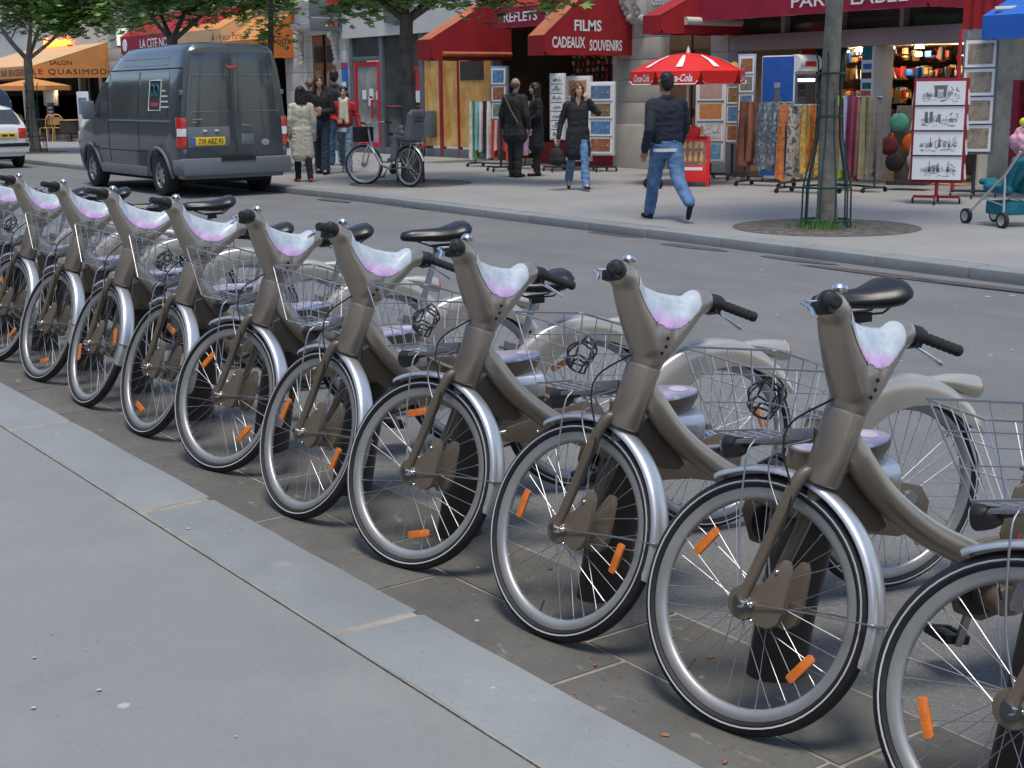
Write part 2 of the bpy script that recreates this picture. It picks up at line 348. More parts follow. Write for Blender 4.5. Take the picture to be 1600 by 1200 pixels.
for px, py, z in ((1110, 1028, .015), (1133, 1192, .015), (1040, 1150, .015), (860, 890, .015), (930, 1040, .015)):
    c = gp(px, py, z); a = random.uniform(0, 6); mb.box((c.x, c.y, z+.003), (.018, .010, .003), Matrix.Rotation(a, 3, 'Z') @ Matrix.Rotation(.3, 3, 'X'))
for i in range(160):
    mb.box((random.uniform(-9, 0), random.choice((random.uniform(2.08, 2.2), random.uniform(2.1, 3.6))), .0155), (random.uniform(.003, .012), random.uniform(.002, .006), .002), Matrix.Rotation(random.uniform(0, 6), 3, 'Z'))
stuff(tag(link('leaf_scraps', mb.mesh('leaf_scraps', 'leaf_litter', smooth=False)), 'brown dry leaf scraps lying under the parked hire bicycles', 'litter'))

# ================================================================== the hire bicycles
HA = R(70); AX = Vector((-math.cos(HA), 0, math.sin(HA))); AP = Vector((.05, 0, 0)); NF = Vector((math.sin(HA), 0, math.cos(HA)))
RW, WB = .335, 1.15
def ap(z, y=0, f=0):      # point on the steering plane at height z (before the forward offset), y sideways, f forward
    t = z/math.sin(HA); p = AP+AX*t+NF*f; p.y = y; return p
SPEC = []     # (name, mesh, parent key, key, group)
def part(name, me, grp='f', key=None, parent=None): SPEC.append((name, me, parent, key or name, grp))
YM = Matrix.Rotation(R(90), 4, 'X')     # lathe axis z -> -y
# --- wheel (axle along y, centre at origin)
def ring(prof, n=64): return MB().lathe(prof, n, YM, closed=True)
tw = .0235
tyre = ring([(RW-.036, -tw*.75), (RW-.028, -tw), (RW-.012, -tw*.85), (RW-.003, -tw*.45), (RW, 0), (RW-.003, tw*.45), (RW-.012, tw*.85), (RW-.028, tw), (RW-.036, tw*.75)]).mesh('tyre', 'rubber')
stripe = MB()
for s in (1, -1): stripe.lathe([(RW-.0235, s*(tw-.0002)), (RW-.0195, s*(tw+.0003)), (RW-.0195, s*(tw-.003)), (RW-.0235, s*(tw-.003))], 64, YM, closed=True)
stripe = stripe.mesh('sidewall_stripe', 'reflective')
rim = ring([(RW-.037, -.0145), (RW-.036, 0), (RW-.037, .0145), (RW-.045, .0155), (RW-.062, .0115), (RW-.068, .004), (RW-.068, -.004), (RW-.062, -.0115), (RW-.045, -.0155)]).mesh('rim', 'rim_alu')
sp = MB(); ns = 36
for k in range(ns):
    s = 1 if k % 2 else -1; cr = 1 if (k//2) % 2 else -1
    a = 2*math.pi*k/ns; b = a+cr*R(62)
    sp.tube([(.032*math.cos(b), s*.028, .032*math.sin(b)), ((RW-.066)*math.cos(a), s*.003, (RW-.066)*math.sin(a))], .0011, 4)
    sp.tube([((RW-.079)*math.cos(a), s*.0035, (RW-.079)*math.sin(a)), ((RW-.065)*math.cos(a), s*.003, (RW-.065)*math.sin(a))], .0022, 5)
spokes = sp.mesh('spokes', 'steel')
hub_f = MB().lathe([(.002, -.05), (.012, -.05), (.014, -.034), (.036, -.033), (.037, -.026), (.02, -.02), (.018, .02), (.037, .026), (.036, .033), (.014, .034), (.012, .05), (.002, .05)], 20, YM).mesh('hub', 'steel')
hub_r = MB().lathe([(.002, -.07), (.01, -.07), (.012, -.045), (.038, -.04), (.04, .02), (.03, .03), (.026, .05), (.016, .055), (.013, .078), (.006, .085), (.002, .085)], 20, YM).mesh('hub', 'chrome')
rf = MB(); pr = [(-.046, -.008), (-.04, -.0125), (.04, -.0125), (.046, -.008), (.046, .008), (.04, .0125), (-.04, .0125), (-.046, .008)]
rf.prism(pr, -.0045, .0045, lambda u, v, t: Vector((v, t, u)))
refl = rf.mesh('reflector', 'reflector', bev=.002)
valve = MB().tube([(0, 0, RW-.07), (0, 0, RW-.105)], .003, 6).mesh('valve', 'black_plastic')
for grp, hb in (('fw', hub_f), ('rw', hub_r)):
    nm = 'front_wheel' if grp == 'fw' else 'rear_wheel'
    part(nm, rim, grp, nm); part('tyre', tyre, 'c', parent=nm); part('sidewall_stripe', stripe, 'c', parent=nm); part('spokes', spokes, 'c', parent=nm)
    part('hub', hb, 'c', parent=nm); part('valve', valve, 'c', parent=nm); part('reflector', refl, 'r0', parent=nm); part('reflector', refl, 'r1', parent=nm)
# --- frame
part('main_tube', MB().tube(catmull([(-.235, 0, .79), (-.275, 0, .715), (-.37, 0, .588), (-.50, 0, .478), (-.64, 0, .398), (-.76, 0, .335), (-.84, 0, .30)], 6), [.034]*6+[.038]*31, 18).mesh('main_tube', 'champagne'))
ht = MB().tube([ap(.638), ap(.645), ap(.72), ap(.815), ap(.822)], [.044, .049, .050, .052, .050], 24).mesh('head_tube', 'champagne', angle=50); part('head_tube', ht)
part('head_ring', MB().tube([ap(.820), ap(.828)], .0475, 24).mesh('head_ring', 'black_plastic'), parent='head_tube', grp='c')
part('seat_tube', MB().tube([(-.735, 0, .26), (-.80, 0, .47), (-.845, 0, .61), (-.85, 0, .625)], [.034, .027, .025, .024], 16).mesh('seat_tube', 'champagne'))
part('seat_clamp', MB().tube([(-.843, 0, .605), (-.85, 0, .632)], .029, 14).box((-.815, 0, .615), (.03, .02, .012)).mesh('seat_clamp', 'steel'))
part('bottom_bracket', MB().tube([(-.74, -.055, .265), (-.74, .055, .265)], .043, 18).box((-.79, 0, .28), (.1, .07, .06)).mesh('bottom_bracket', 'champagne_rough', bev=.008))
cs = MB()
for s in (1, -1): cs.tube(catmull([(-.77, s*.03, .27), (-.9, s*.058, .29), (-1.13, s*.068, .333)], 4), .0125, 10)
part('chain_stay', cs.mesh('chain_stay', 'champagne_light'))
strut = MB()
for s in (1, -1): strut.tube([(-.83, s*.04, .50), (-.98, s*.066, .41), (-1.13, s*.07, .345)], .009, 8)
part('seat_stay', strut.mesh('seat_stay', 'champagne'))
up = [(-.70, .46), (-.74, .585), (-.80, .60), (-1.09, .405), (-1.05, .375), (-.90, .345), (-.76, .32)]
lo = [(-.80, .305), (-1.02, .355), (-1.13, .385), (-1.20, .365), (-1.235, .31), (-1.225, .25), (-1.18, .212), (-1.12, .205), (-1.02, .225), (-.86, .235), (-.78, .25)]
part('chain_cover', MB().prism(up, .046, .058, XZ).mesh('chain_cover', 'champagne_rough', bev=.004), key='cover_up')
part('hub_cover', MB().prism(lo, .072, .080, XZ).mesh('hub_cover', 'champagne_rough', bev=.003), key='cover_lo')
part('chain_guard', MB().prism([(-.64, .30), (-.66, .37), (-.74, .40), (-1.1, .41), (-1.2, .37), (-1.22, .29), (-1.12, .24), (-.75, .165), (-.67, .2)], -.085, -.06, XZ).mesh('chain_guard', 'champagne_rough', bev=.008))
bl = MB()
for x, z in ((-.86, .37), (-.97, .40), (-.79, .55), (-.93, .275), (-1.06, .25), (-1.17, .25)): bl.ball((x, .059 if z > .3 else .081, z), (.007, .004, .007), 8, 6)
part('bolts', bl.mesh('bolts', 'chrome'))
ctl = MB().tube([(-1.03, .083, .33), (-1.08, .086, .338), (-1.15, .088, .338)], .008, 8).tube([(-1.15, .08, .336), (-1.15, .1, .336)], .022, 14).mesh('brake_arm', 'steel'); part('brake_arm', ctl)
# logo stripes on the cover, printed flat
part('logo_stripe', MB().bx(-.762, -.752, .0582, .0592, .40, .455).mesh('logo_stripe', 'red_ink'), key='ls1', parent='cover_up', grp='c')
part('logo_stripe', MB().bx(-.779, -.769, .0582, .0592, .40, .45).mesh('logo_stripe', 'green_ink'), key='ls2', parent='cover_up', grp='c')
part('logo_letter', MB().lathe([(.010, .0582), (.018, .0582), (.018, .0594), (.010, .0594)], 18, Matrix.Translation((-.835, 0, .428)) @ Matrix.Rotation(R(-90), 4, 'X'), closed=True).mesh('logo_letter', 'blue_ink'), key='ll', parent='cover_up', grp='c')
part('logo_dot', MB().lathe([(.001, .0582), (.011, .0582), (.011, .0594), (.001, .0594)], 14, Matrix.Translation((-.845, 0, .475)) @ Matrix.Rotation(R(-90), 4, 'X')).mesh('logo_dot', 'lilac_ink'), key='ld', parent='cover_up', grp='c')
def interp_(T, x):
    for (a, b), (c, d) in zip(T, T[1:]):
        if x <= c: return lerp(b, d, (x-a)/(c-a)) if x > a else b
    return T[-1][1]
# rear mudguard: a deep moulded shell, wide at the front, narrow at the tail
rings = []; nA = 40
for i in range(nA+1):
    t = i/nA; a = R(lerp(-18, 152, t)); hx, hz = -WB, RW
    ro = .372+.016*math.sin(t*math.pi)+.03*max(0, .35-t)/.35; ri = interp_([(0, .18), (.3, .225), (.55, .268), (.85, .312), (1, .33)], t); hw = .040
    if t > .93: ri = lerp(ri, .345, (t-.93)/.07)
    P = []
    for (rr, yy) in ((ri, hw*.98), (lerp(ri, ro, .5), hw*1.06), (ro-.02, hw*1.0), (ro-.006, hw*.8), (ro, hw*.4), (ro+.002, 0), (ro, -hw*.4), (ro-.006, -hw*.8), (ro-.02, -hw), (lerp(ri, ro, .5), -hw*1.06), (ri, -hw*.98)):
        P.append(Vector((hx+rr*math.cos(a), yy, hz+rr*math.sin(a))))
    for (rr, yy) in ((ri+.001, -hw*.85), (ro-.012, -hw*.8), (ro-.006, 0), (ro-.012, hw*.8), (ri+.001, hw*.85)): P.append(Vector((hx+rr*math.cos(a), yy, hz+rr*math.sin(a))))
    rings.append(P)
part('rear_mudguard', MB().loft(rings).mesh('rear_mudguard', 'champagne_light', angle=50))
tl = MB(); rings = []
for t, (x, z, hy, hz) in enumerate(((-1.27, .69, .022, .012), (-1.34, .68, .03, .026), (-1.40, .665, .036, .036), (-1.44, .655, .037, .04), (-1.452, .652, .034, .037))):
    rings.append([Vector((x, hy*math.cos(k*math.pi/8), z+hz*math.sin(k*math.pi/8))) for k in range(16)])
part('tail_pod', tl.loft(rings).mesh('tail_pod', 'champagne_light', angle=50))
part('tail_light', MB().loft([[Vector((x, .03*q*math.cos(k*math.pi/8), .652+.033*q*math.sin(k*math.pi/8))) for k in range(16)] for x, q in ((-1.450, 1.03), (-1.458, 1), (-1.463, .8))]).mesh('tail_light', 'red_lens'), parent='tail_pod', grp='c')
# lock lug towards the docking post
part('lock_plate', MB().prism([(-.245, .635), (-.30, .66), (-.36, .58), (-.41, .49), (-.385, .475), (-.33, .485), (-.27, .535), (-.245, .585)], -.075, -.03, XZ).mesh('lock_plate', 'champagne_rough', bev=.008))
part('lock_pin', MB().tube([(-.33, -.06, .57), (-.33, -.16, .57)], .018, 12).mesh('lock_pin', 'steel'), parent='lock_plate', grp='c')
# cranks and pedals (turn with the crank angle)
def crank(s):
    return MB().loft([[Vector((l_*.0+q*hw_, s*(y_+dy), l_)) for q, dy in ((-1, -.006), (1, -.006), (1, .006), (-1, .006))] for l_, hw_, y_ in ((-.016, .012, .075), (0, .017, .075), (.08, .012, .08), (.165, .013, .085), (.18, .009, .085))]).mesh('crank', 'steel', bev=.003)
def pedal():
    mb = MB()
    for s in (1, -1): mb.box((s*.034, 0, 0), (.016, .092, .024)); mb.box((0, s*.042, 0), (.084, .012, .026))
    mb.box((0, 0, 0), (.03, .08, .02))
    for s in (1, -1):
        for k in range(6): mb.box((s*.034, -.035+k*.014, 0), (.018, .006, .028))
    return mb.mesh('pedal', 'black_plastic', bev=.002)
pmesh = pedal(); prefl = MB().box((.043, 0, 0), (.003, .05, .012)).box((-.043, 0, 0), (.003, .05, .012)).mesh('pedal_reflector', 'reflector')
part('crank', crank(1), 'k0', 'crank_l'); part('crank', crank(-1), 'k1', 'crank_r')
part('pedal', pmesh, 'p', 'pedal_l', 'crank_l'); part('pedal', pmesh, 'p-', 'pedal_r', 'crank_r')
part('gear_drum', MB().tube([(-.74, -.09, .265), (-.74, -.045, .265)], .075, 28).mesh('gear_drum', 'black_plastic', bev=.006))
# saddle: moulded shell (raised / lowered per bicycle)
sad = MB(); rings = []
for x, hw, top, bot in ((.155, .012, -.016, -.03), (.148, .024, -.004, -.042), (.10, .032, .004, -.05), (.04, .04, .004, -.052), (-.02, .062, .004, -.058), (-.07, .095, .014, -.06), (-.11, .108, .026, -.055), (-.14, .1, .028, -.04), (-.158, .07, .016, -.022), (-.164, .03, 0, -.012)):
    P = []
    for k in range(20):
        a = k*math.pi/10; c_, s_ = math.cos(a), math.sin(a); c_ = math.copysign(abs(c_)**.75, c_)
        zz = lerp(bot, top, .5+.5*math.copysign(abs(s_)**.7, s_)); P.append(Vector((x, hw*c_, zz-.012*(abs(c_)**2 if s_ > 0 else 0))))
    rings.append(P)
part('saddle', sad.loft(rings).mesh('saddle', 'saddle', angle=60), 'sd', 'saddle')
part('saddle_frame', MB().tube([(.08, .02, -.05), (.02, .022, -.075), (-.08, .03, -.075), (-.12, .04, -.045)], .004, 6).tube([(.08, -.02, -.05), (.02, -.022, -.075), (-.08, -.03, -.075), (-.12, -.04, -.045)], .004, 6).box((-.02, 0, -.085), (.05, .05, .03)).mesh('saddle_frame', 'black_plastic', bev=.004), 'c', parent='saddle')
part('seat_post', MB().tube([(-.015, 0, -.08), (.135, 0, -.56)], .0148, 14).mesh('seat_post', 'steel'), 'sd')
# --- steered parts
fk_ = MB()
for s in (1, -1): fk_.tube(catmull([(-.187, s*.012, .652), (-.168, s*.042, .668), (-.14, s*.058, .625), (-.09, s*.06, .52), (-.03, s*.058, .40), (0, s*.057, .345)], 6), [.016]*6+[.0175]*12+[.0155]*13, 12, flat=1)
part('fork', fk_.tube([ap(.60), ap(.65)], .026, 16).mesh('fork', 'champagne_rough', angle=50), 's')
cv = [(-.098, .432), (-.115, .447), (-.130, .444), (-.136, .42), (-.118, .315), (-.102, .285), (-.078, .272), (-.052, .275)]+[(.045*math.cos(R(a)), RW+.045*math.sin(R(a))) for a in range(235, 486, 18)]+[(-.06, .388)]
for s, k in ((1, 'l'), (-1, 'r')):
    part('hub_shroud', MB().prism(cv, s*.034, s*.056, XZ).mesh('hub_shroud', 'champagne_rough', bev=.007), 's', 'shroud'+k)
    part('axle_nut', MB().tube([(0, s*.05, RW), (0, s*.082, RW)], [.015, .011], 8).tube([(0, s*.05, RW), (0, s*.062, RW)], .024, 18).mesh('axle_nut', 'chrome', angle=30), 'c', parent='shroud'+k)
    part('shroud_bolt', MB().ball((-.10, s*.057, .415), .006, 8, 6).ball((-.032, s*.064, RW-.004), .009, 8, 6).ball((-.03, s*.058, RW-.045), .006, 8, 6).mesh('shroud_bolt', 'chrome'), 'c', parent='shroud'+k)
rings = []
for i in range(45):
    a = R(lerp(70, 204, i/44)); rr = .352; hw = .034; q = 1 if i not in (0, 44) else .8
    P = [(rr-.014, hw*q), (rr-.006, hw*q*.98), (rr+.002, hw*q*.8), (rr+.005, hw*q*.4), (rr+.006, 0), (rr+.005, -hw*q*.4), (rr+.002, -hw*q*.8), (rr-.006, -hw*q*.98), (rr-.014, -hw*q), (rr-.012, -hw*q*.85), (rr, -hw*.6), (rr+.003, 0), (rr, hw*.6), (rr-.012, hw*q*.85)]
    rings.append([Vector((r_*math.cos(a), y_, RW+r_*math.sin(a))) for r_, y_ in P])
part('front_mudguard', MB().loft(rings).mesh('front_mudguard', 'alu_fender', angle=55), 's')
st = MB(); a = R(186); e = Vector((.354*math.cos(a), 0, RW+.354*math.sin(a)))
for s in (1, -1): st.tube([(-.03, s*.066, RW-.004), (-.2, s*.055, RW-.018), (e.x-.004, s*.034, e.z)], .0022, 6)
st.tube([(e.x, .032, e.z), (e.x-.012, 0, e.z-.002), (e.x, -.032, e.z)], .005, 6)
part('mudguard_stay', st.mesh('mudguard_stay', 'steel'), 's')
# handlebar fairing: forked body fused from tapered limbs
fa = MB(); B0 = ap(.822)
fa.cap(ap(.832), .0515, ap(.875), .055, 16); fa.cap(ap(.87), .055, ap(.92, 0, .0), .054, 14)
for s in (1, -1):
    P = [(ap(.875, s*.016), .054), (ap(.925, s*.064, .012), .053), (ap(.978, s*.118, .024), .047), (ap(1.024, s*.156, .032), .043), (ap(1.040, s*.188, .032), .041)]
    for (p, r0), (q, r1) in zip(P, P[1:]): fa.cap(p, r0, q, r1, 16)
for zz, yy, ff, rr_ in ((.94, .05, .012, .046), (.965, .08, .022, .040), (.99, .105, .034, .034), (1.012, .125, .046, .028)):
    L3 = [ap(zz, yy, ff), ap(zz-.010, yy*.5, ff), ap(zz-.014, 0, ff), ap(zz-.010, -yy*.5, ff), ap(zz, -yy, ff)]
    for p, q in zip(L3, L3[1:]): fa.cap(p, rr_, q, rr_, 12)
fair = fuse(fa, 'handlebar_fairing', 'champagne', .0042, 22)
part('handlebar_fairing', fair, 's', 'fairing')
# the printed film that lines the inside of the fork
bm = bmesh.new(); bm.from_mesh(fair); keep = []
bm.normal_update()
for f in bm.faces:
    c = f.calc_center_median(); n = f.normal; s = 1 if c.y > 0 else -1; k = min(1, abs(c.y)/.05)
    d = Vector((0, -s*.62*k, 1-.25*k)).normalized()-AX.cross(Vector((0, 1, 0)))*0
    d = (d-NF*.75).normalized()
    if n.dot(d) > .52 and c.z > .922+4.2*c.y*c.y and abs(c.y) < .148: keep.append(f)
ks = set(keep); bmesh.ops.delete(bm, geom=[f for f in bm.faces if f not in ks], context='FACES')
bm.normal_update()
for _ in range(14): bmesh.ops.smooth_vert(bm, verts=[v for v in bm.verts if v.is_boundary], factor=.5, use_axis_x=True, use_axis_y=True, use_axis_z=True)
bm.normal_update()
for v in bm.verts: v.co += v.normal*.0018
for f in bm.faces: f.smooth = True
film = bpy.data.meshes.new('info_film'); bm.to_mesh(film); bm.free(); film.materials.clear(); film.materials.append(MATS['info_film'])
part('info_film', film, 'c', parent='fairing')
hl = MB()
for dz, y in ((.872, .006), (.892, -.002), (.915, .002)):
    p = ap(dz, y, -.0535); hl.tube([p+NF*.012, p-NF*.0022], .0052, 10)
part('screw_hole', hl.mesh('screw_hole', 'hole'), 'c', parent='fairing')
for s, k in ((1, 'l'), (-1, 'r')):
    a0 = ap(1.042, s*.19, .031); a1 = ap(1.05, s*.236, .012); a2 = ap(1.046, s*.335, -.066); d = (a2-a1).normalized()
    part('brake_housing', MB().cap(a0+Vector((0, s*.012, 0)), .03, a1, .026, 12).box(a1+Vector((.015, 0, -.018)), (.05, .03, .03)).mesh('brake_housing', 'black_plastic', bev=.005), 's', 'bh'+k)
    g_ = MB(); n_ = 14
    P = [a1+d*(.012+.118*i/n_) for i in range(n_+1)]; g_.tube([P[0]]+P+[P[-1]+d*.004], [.012]+[.0165 if i % 2 else .0145 for i in range(n_+1)]+[.01], 14)
    part('grip', g_.mesh('grip', 'grip'), 'c', parent='bh'+k)
    lv = catmull([a1+NF*.03+Vector((0, 0, -.012)), a1+NF*.055+Vector((0, s*.03, -.026)), a1+NF*.05+d*.06+Vector((0, s*.012, -.034)), a1+NF*.045+d*.115+Vector((0, s*.015, -.05))], 5)
    part('brake_lever', MB().tube(lv, [.006]*6+[.0065]*8+[.0075]*2, 8, flat=.7).mesh('brake_lever', 'chrome'), 'c', parent='bh'+k)
p = ap(1.062, .195, .02)
part('bell', MB().lathe([(.001, .018), (.012, .016), (.019, .008), (.021, 0), (.019, -.004), (.001, -.004)], 18, Matrix.Translation(p+Vector((0, -.015, .022)))).tube([p, p+Vector((0, -.015, .02))], .007, 8).mesh('bell', 'chrome'), 's')
part('shifter', MB().tube([ap(1.05, -.23, .016), ap(1.049, -.252, -.002)], .021, 16).mesh('shifter', 'black_plastic', bev=.003), 's')
# wire basket
bk = MB(); nz = 6
TOP = [(-.145, -.175), (.135, -.175), (.135, .175), (-.145, .175)]; BOT = [(-.10, -.135), (.055, -.135), (.055, .135), (-.10, .135)]
def bpt(side, u, v):       # side 0..3, u along, v 0 bottom .. 1 top
    a, b = TOP[side], TOP[(side+1) % 4]; c, d = BOT[side], BOT[(side+1) % 4]
    return Vector((lerp(lerp(c[0], d[0], u), lerp(a[0], b[0], u), v), lerp(lerp(c[1], d[1], u), lerp(a[1], b[1], u), v), lerp(.765, lerp(.955, .985, ((lerp(a[0], b[0], u)+.145)/.28)), v)))
for v, r_ in ((0, .003), (.34, .0017), (.68, .0017), (1, .0033)):
    P = [bpt(s, u, v) for s in range(4) for u in (0.03, .1, .5, .9, .97)]; bk.tube(P, r_, 6, closed=True)
for s in range(4):
    for k in range(1, 5 if s % 2 else 4):
        u = k/(5 if s % 2 else 4); bk.tube([bpt(s, u, 1), bpt(s, u, 0)], .0016, 5)
    bk.tube([bpt(s, .02, 1), bpt(s, .02, 0)], .0026, 6)
for k in range(1, 7): y = lerp(-.135, .135, k/7); bk.tube([(-.10, y, .765), (.055, y, .765)], .0019, 5)
for k in range(1, 4): x = lerp(-.10, .055, k/4); bk.tube([(x, -.135, .765), (x, .135, .765)], .0019, 5)
part('basket', bk.mesh('basket', 'wire'), 's', 'basket')
br = MB().box((-.03, 0, .752), (.17, .05, .012)).box((-.13, 0, .765), (.09, .06, .03))
for s in (1, -1): br.tube(catmull([(-.02, s*.05, .752), (-.01, s*.075, .70), (.005, s*.072, .5), (-.012, s*.066, RW+.02)], 4), .0032, 6)
br.tube(catmull([(-.17, .03, .75), (-.08, .05, .72), (-.06, .045, .66), (-.1, .05, .56)], 4), .003, 6)
part('basket_bracket', br.mesh('basket_bracket', 'steel', bev=.002), 's')
lm = Matrix.Translation((.075, 0, .742)) @ Matrix.Rotation(R(90), 4, 'Y')
part('headlamp', MB().lathe([(.001, -.04), (.018, -.038), (.027, -.02), (.031, .0), (.032, .018), (.030, .022), (.001, .022)], 22, lm).tube([(.05, 0, .745), (.0, 0, .752)], .01, 8).mesh('headlamp', 'black_plastic'), 's', 'lamp')
part('lamp_lens', MB().lathe([(.028, .022), (.024, .027), (.001, .029)], 20, lm).mesh('lamp_lens', 'white_lens'), 'c', parent='lamp')
cb = MB(); 
for k, (c, r_, tl_) in enumerate((((-.06, .07, .86), .05, .3), ((-.05, .06, .85), .042, -.2), ((-.07, .08, .855), .046, .7), ((-.04, .05, .845), .036, 1.1))):
    Q = Matrix.Rotation(tl_, 3, 'X') @ Matrix.Rotation(tl_*.7, 3, 'Y')
    cb.tube([Vector(c)+Q @ Vector((r_*math.cos(i*math.pi/18), .012*math.sin(i*.6+k), r_*1.15*math.sin(i*math.pi/18))) for i in range(36)], .0032, 6, closed=True)
part('lock_cable', cb.mesh('lock_cable', 'cable'), 's', 'cable')
part('brake_cable', MB().tube(catmull([ap(.84, .05, .02), Vector((-.14, .075, .79)), Vector((-.12, .08, .72)), Vector((-.14, .07, .6)), Vector((-.1, .07, .46))], 5), .003, 6).tube(catmull([ap(.84, -.045, .02), Vector((-.14, -.06, .78)), Vector((-.16, -.05, .68)), Vector((-.19, -.03, .62))], 5), .003, 6).mesh('brake_cable', 'cable'), 's')

PHI = R(-106.4)
BIKES = [((-1.478, 2.40), -63), ((-2.258, 2.394), -64.4), ((-3.017, 2.393), -69.2), ((-3.827, 2.38), -60.5), ((-4.569, 2.345), -69.6), ((-5.39, 2.382), -58.2), ((-6.195, 2.371), -71.3), ((-7.007, 2.37), -73.5), ((-7.821, 2.382), -67.4), ((-8.64, 2.38), -66), ((-9.46, 2.38), -64), ((-10.28, 2.38), -70)]
SADDLE_Z = [.96, .98, 1.0, .86, .885, 1.015, .95, .9, 1.0, .94, .97, .93]
SPIN = [10, 133, 158, 95, 150, 128, 60, 5, 92, 125, 40, 70]
CRANK = [30, -14, 160, 75, 120, 20, 95, 40, 10, 150, 70, 0]
NUM = {3: '16733', 4: '08174'}
KEEP_CABLE = {1, 2, 3, 6, 9}
BL = ['hire bicycle cut off by the right edge of the photo', 'nearest fully visible front wheel, hire bicycle first from the right edge', 'hire bicycle with black saddle raised behind the nearest handlebar', 'hire bicycle with cable coil, third whole front wheel from the right', 'hire bicycle numbered 08174 in the middle of the row', 'hire bicycle whose raised saddle shows against the road', 'hire bicycle sixth whole front wheel from the right', 'hire bicycle with narrow upright wheel, seventh from the right', 'hire bicycle eighth whole front wheel from the right', 'hire bicycle with wheel just inside the left edge of the photo', 'hire bicycle mostly hidden at the left edge behind another', 'hire bicycle showing only its rear wheel behind the leftmost baskets']
for i, ((bx, by), dl) in enumerate(BIKES):
    root = empty('hire_bicycle', (bx, by, .011), PHI); root.rotation_euler = (R(random.uniform(-1.2, 1.2)), 0, PHI+R(random.uniform(-.8, .8))); tag(root, BL[i], 'bicycle', 'champagne hire bicycles locked in a row')
    S0 = Matrix.Translation(AP) @ Matrix.Rotation(R(dl), 4, AX) @ Matrix.Translation(-AP)
    dz = min((S0 @ Vector((RW*math.cos(k*.1), 0, RW+RW*math.sin(k*.1)))).z for k in range(63))
    S0 = Matrix.Translation((0, 0, -dz)) @ S0
    O = {}
    for name, me, par, key, grp in SPEC:
        if key == 'cable' and i not in KEEP_CABLE: continue
        I = Matrix.Identity(4)
        if grp == 's': I = S0
        elif grp == 'fw': I = S0 @ Matrix.Translation((0, 0, RW)) @ Matrix.Rotation(R(SPIN[i]), 4, 'Y')
        elif grp == 'rw': I = Matrix.Translation((-WB, 0, RW)) @ Matrix.Rotation(R(SPIN[i]*1.7+40), 4, 'Y')
        elif grp in ('r0', 'r1'): I = Matrix.Rotation(R(0 if grp == 'r0' else 180), 4, 'Y') @ Matrix.Translation((.212, .006, 0))
        elif grp == 'sd': I = Matrix.Translation((-.955-(SADDLE_Z[i]-.95)*.3, 0, SADDLE_Z[i])) @ (Matrix.Rotation(R(2), 4, 'Y') if name == 'saddle' else Matrix.Identity(4))
        elif grp in ('k0', 'k1'): I = Matrix.Translation((-.74, 0, .265)) @ Matrix.Rotation(R(CRANK[i]+(180 if grp == 'k1' else 0)), 4, 'Y')
        elif grp in ('p', 'p-'): I = Matrix.Translation((0, .14*(1 if grp == 'p' else -1), .165)) @ Matrix.Rotation(R(-CRANK[i]+random.uniform(-25, 25)), 4, 'Y')
        O[key] = link(name, me, O[par] if par else root, I)
        if name in ('spokes', 'bolts', 'shroud_bolt', 'screw_hole'): stuff(O[key])
    if i in (3, 4):
        t_ = textmesh(NUM[i], 'ink', None, .024); link('number', t_, O['cover_lo'], basis((-1.12, .0815, .255), (-1, 0, .08), (0, 0, 1)))
# docking posts, one per bicycle, on its far side
def ell(c, rx, ry, n=24, tilt=0): return [Vector((c[0]+rx*math.cos(2*math.pi*k/n), c[1]+ry*math.sin(2*math.pi*k/n), c[2]+tilt*rx*math.cos(2*math.pi*k/n))) for k in range(n)]
colm = MB().loft([ell((0, 0, -.01), .088, .078), ell((0, 0, .01), .084, .074), ell((-.03, .005, .2), .084, .074), ell((-.085, .01, .47), .092, .08), ell((-.095, .012, .50), .085, .075)]).mesh('column', 'dock_brown')
head = MB().loft([ell((-.09, .012, .475), .10, .088), ell((-.10, .012, .485), .115, .098), ell((-.13, .015, .57), .135, .1), ell((-.155, .018, .615), .138, .098), ell((-.17, .02, .645), .148, .098, tilt=-.05), ell((-.17, .02, .662), .150, .1, tilt=-.05)]).mesh('head', 'champagne_rough')
dcap = MB().loft([ell((-.17, .02, .663), .146, .096, tilt=-.05), ell((-.17, .02, .668), .145, .095, tilt=-.05), ell((-.17, .02, .671), .138, .089, tilt=-.05)]).mesh('cap', 'dock_lilac')
mat('dock_badge', (.5, .46, .56), .4)
badge = MB().loft([ell((-.255, .02, .6765), .028, .04, 16, -.05), ell((-.255, .02, .679), .025, .036, 16, -.05)]).mesh('badge', 'dock_badge')
shoulder = MB().loft([[Vector((x, yy, zz)) for yy, zz in ((.03, .52), (.125, .53), (.128, .585), (.118, .608), (.09, .618), (.03, .618))] for x in (-.30, -.28, -.1, -.085)]).mesh('reader_shoulder', 'alu_fender', bev=.008, seg=3)
panel_ = MB().bx(-.27, -.12, .126, .131, .535, .582).mesh('reader_panel', 'rim_alu', bev=.003)
foot = MB().loft([ell((0, 0, -.012), .1, .09), ell((0, 0, 0), .1, .09)]).mesh('foot_ring', 'tar')
F2 = Vector((math.cos(PHI), math.sin(PHI), 0)); L2 = Vector((-math.sin(PHI), math.cos(PHI), 0))
PLn = ['behind the bicycle at the right edge', 'seen through the nearest whole front wheel', 'behind the second whole bicycle from the right', 'behind the third whole bicycle from the right', 'behind the bicycle numbered 08174', 'behind the bicycle with the high saddle', 'behind the sixth whole bicycle from the right', 'behind the seventh bicycle from the right', 'behind the eighth bicycle from the right', 'near the left edge of the photo', 'at the left edge, mostly hidden', 'farthest left, behind the leftmost baskets']
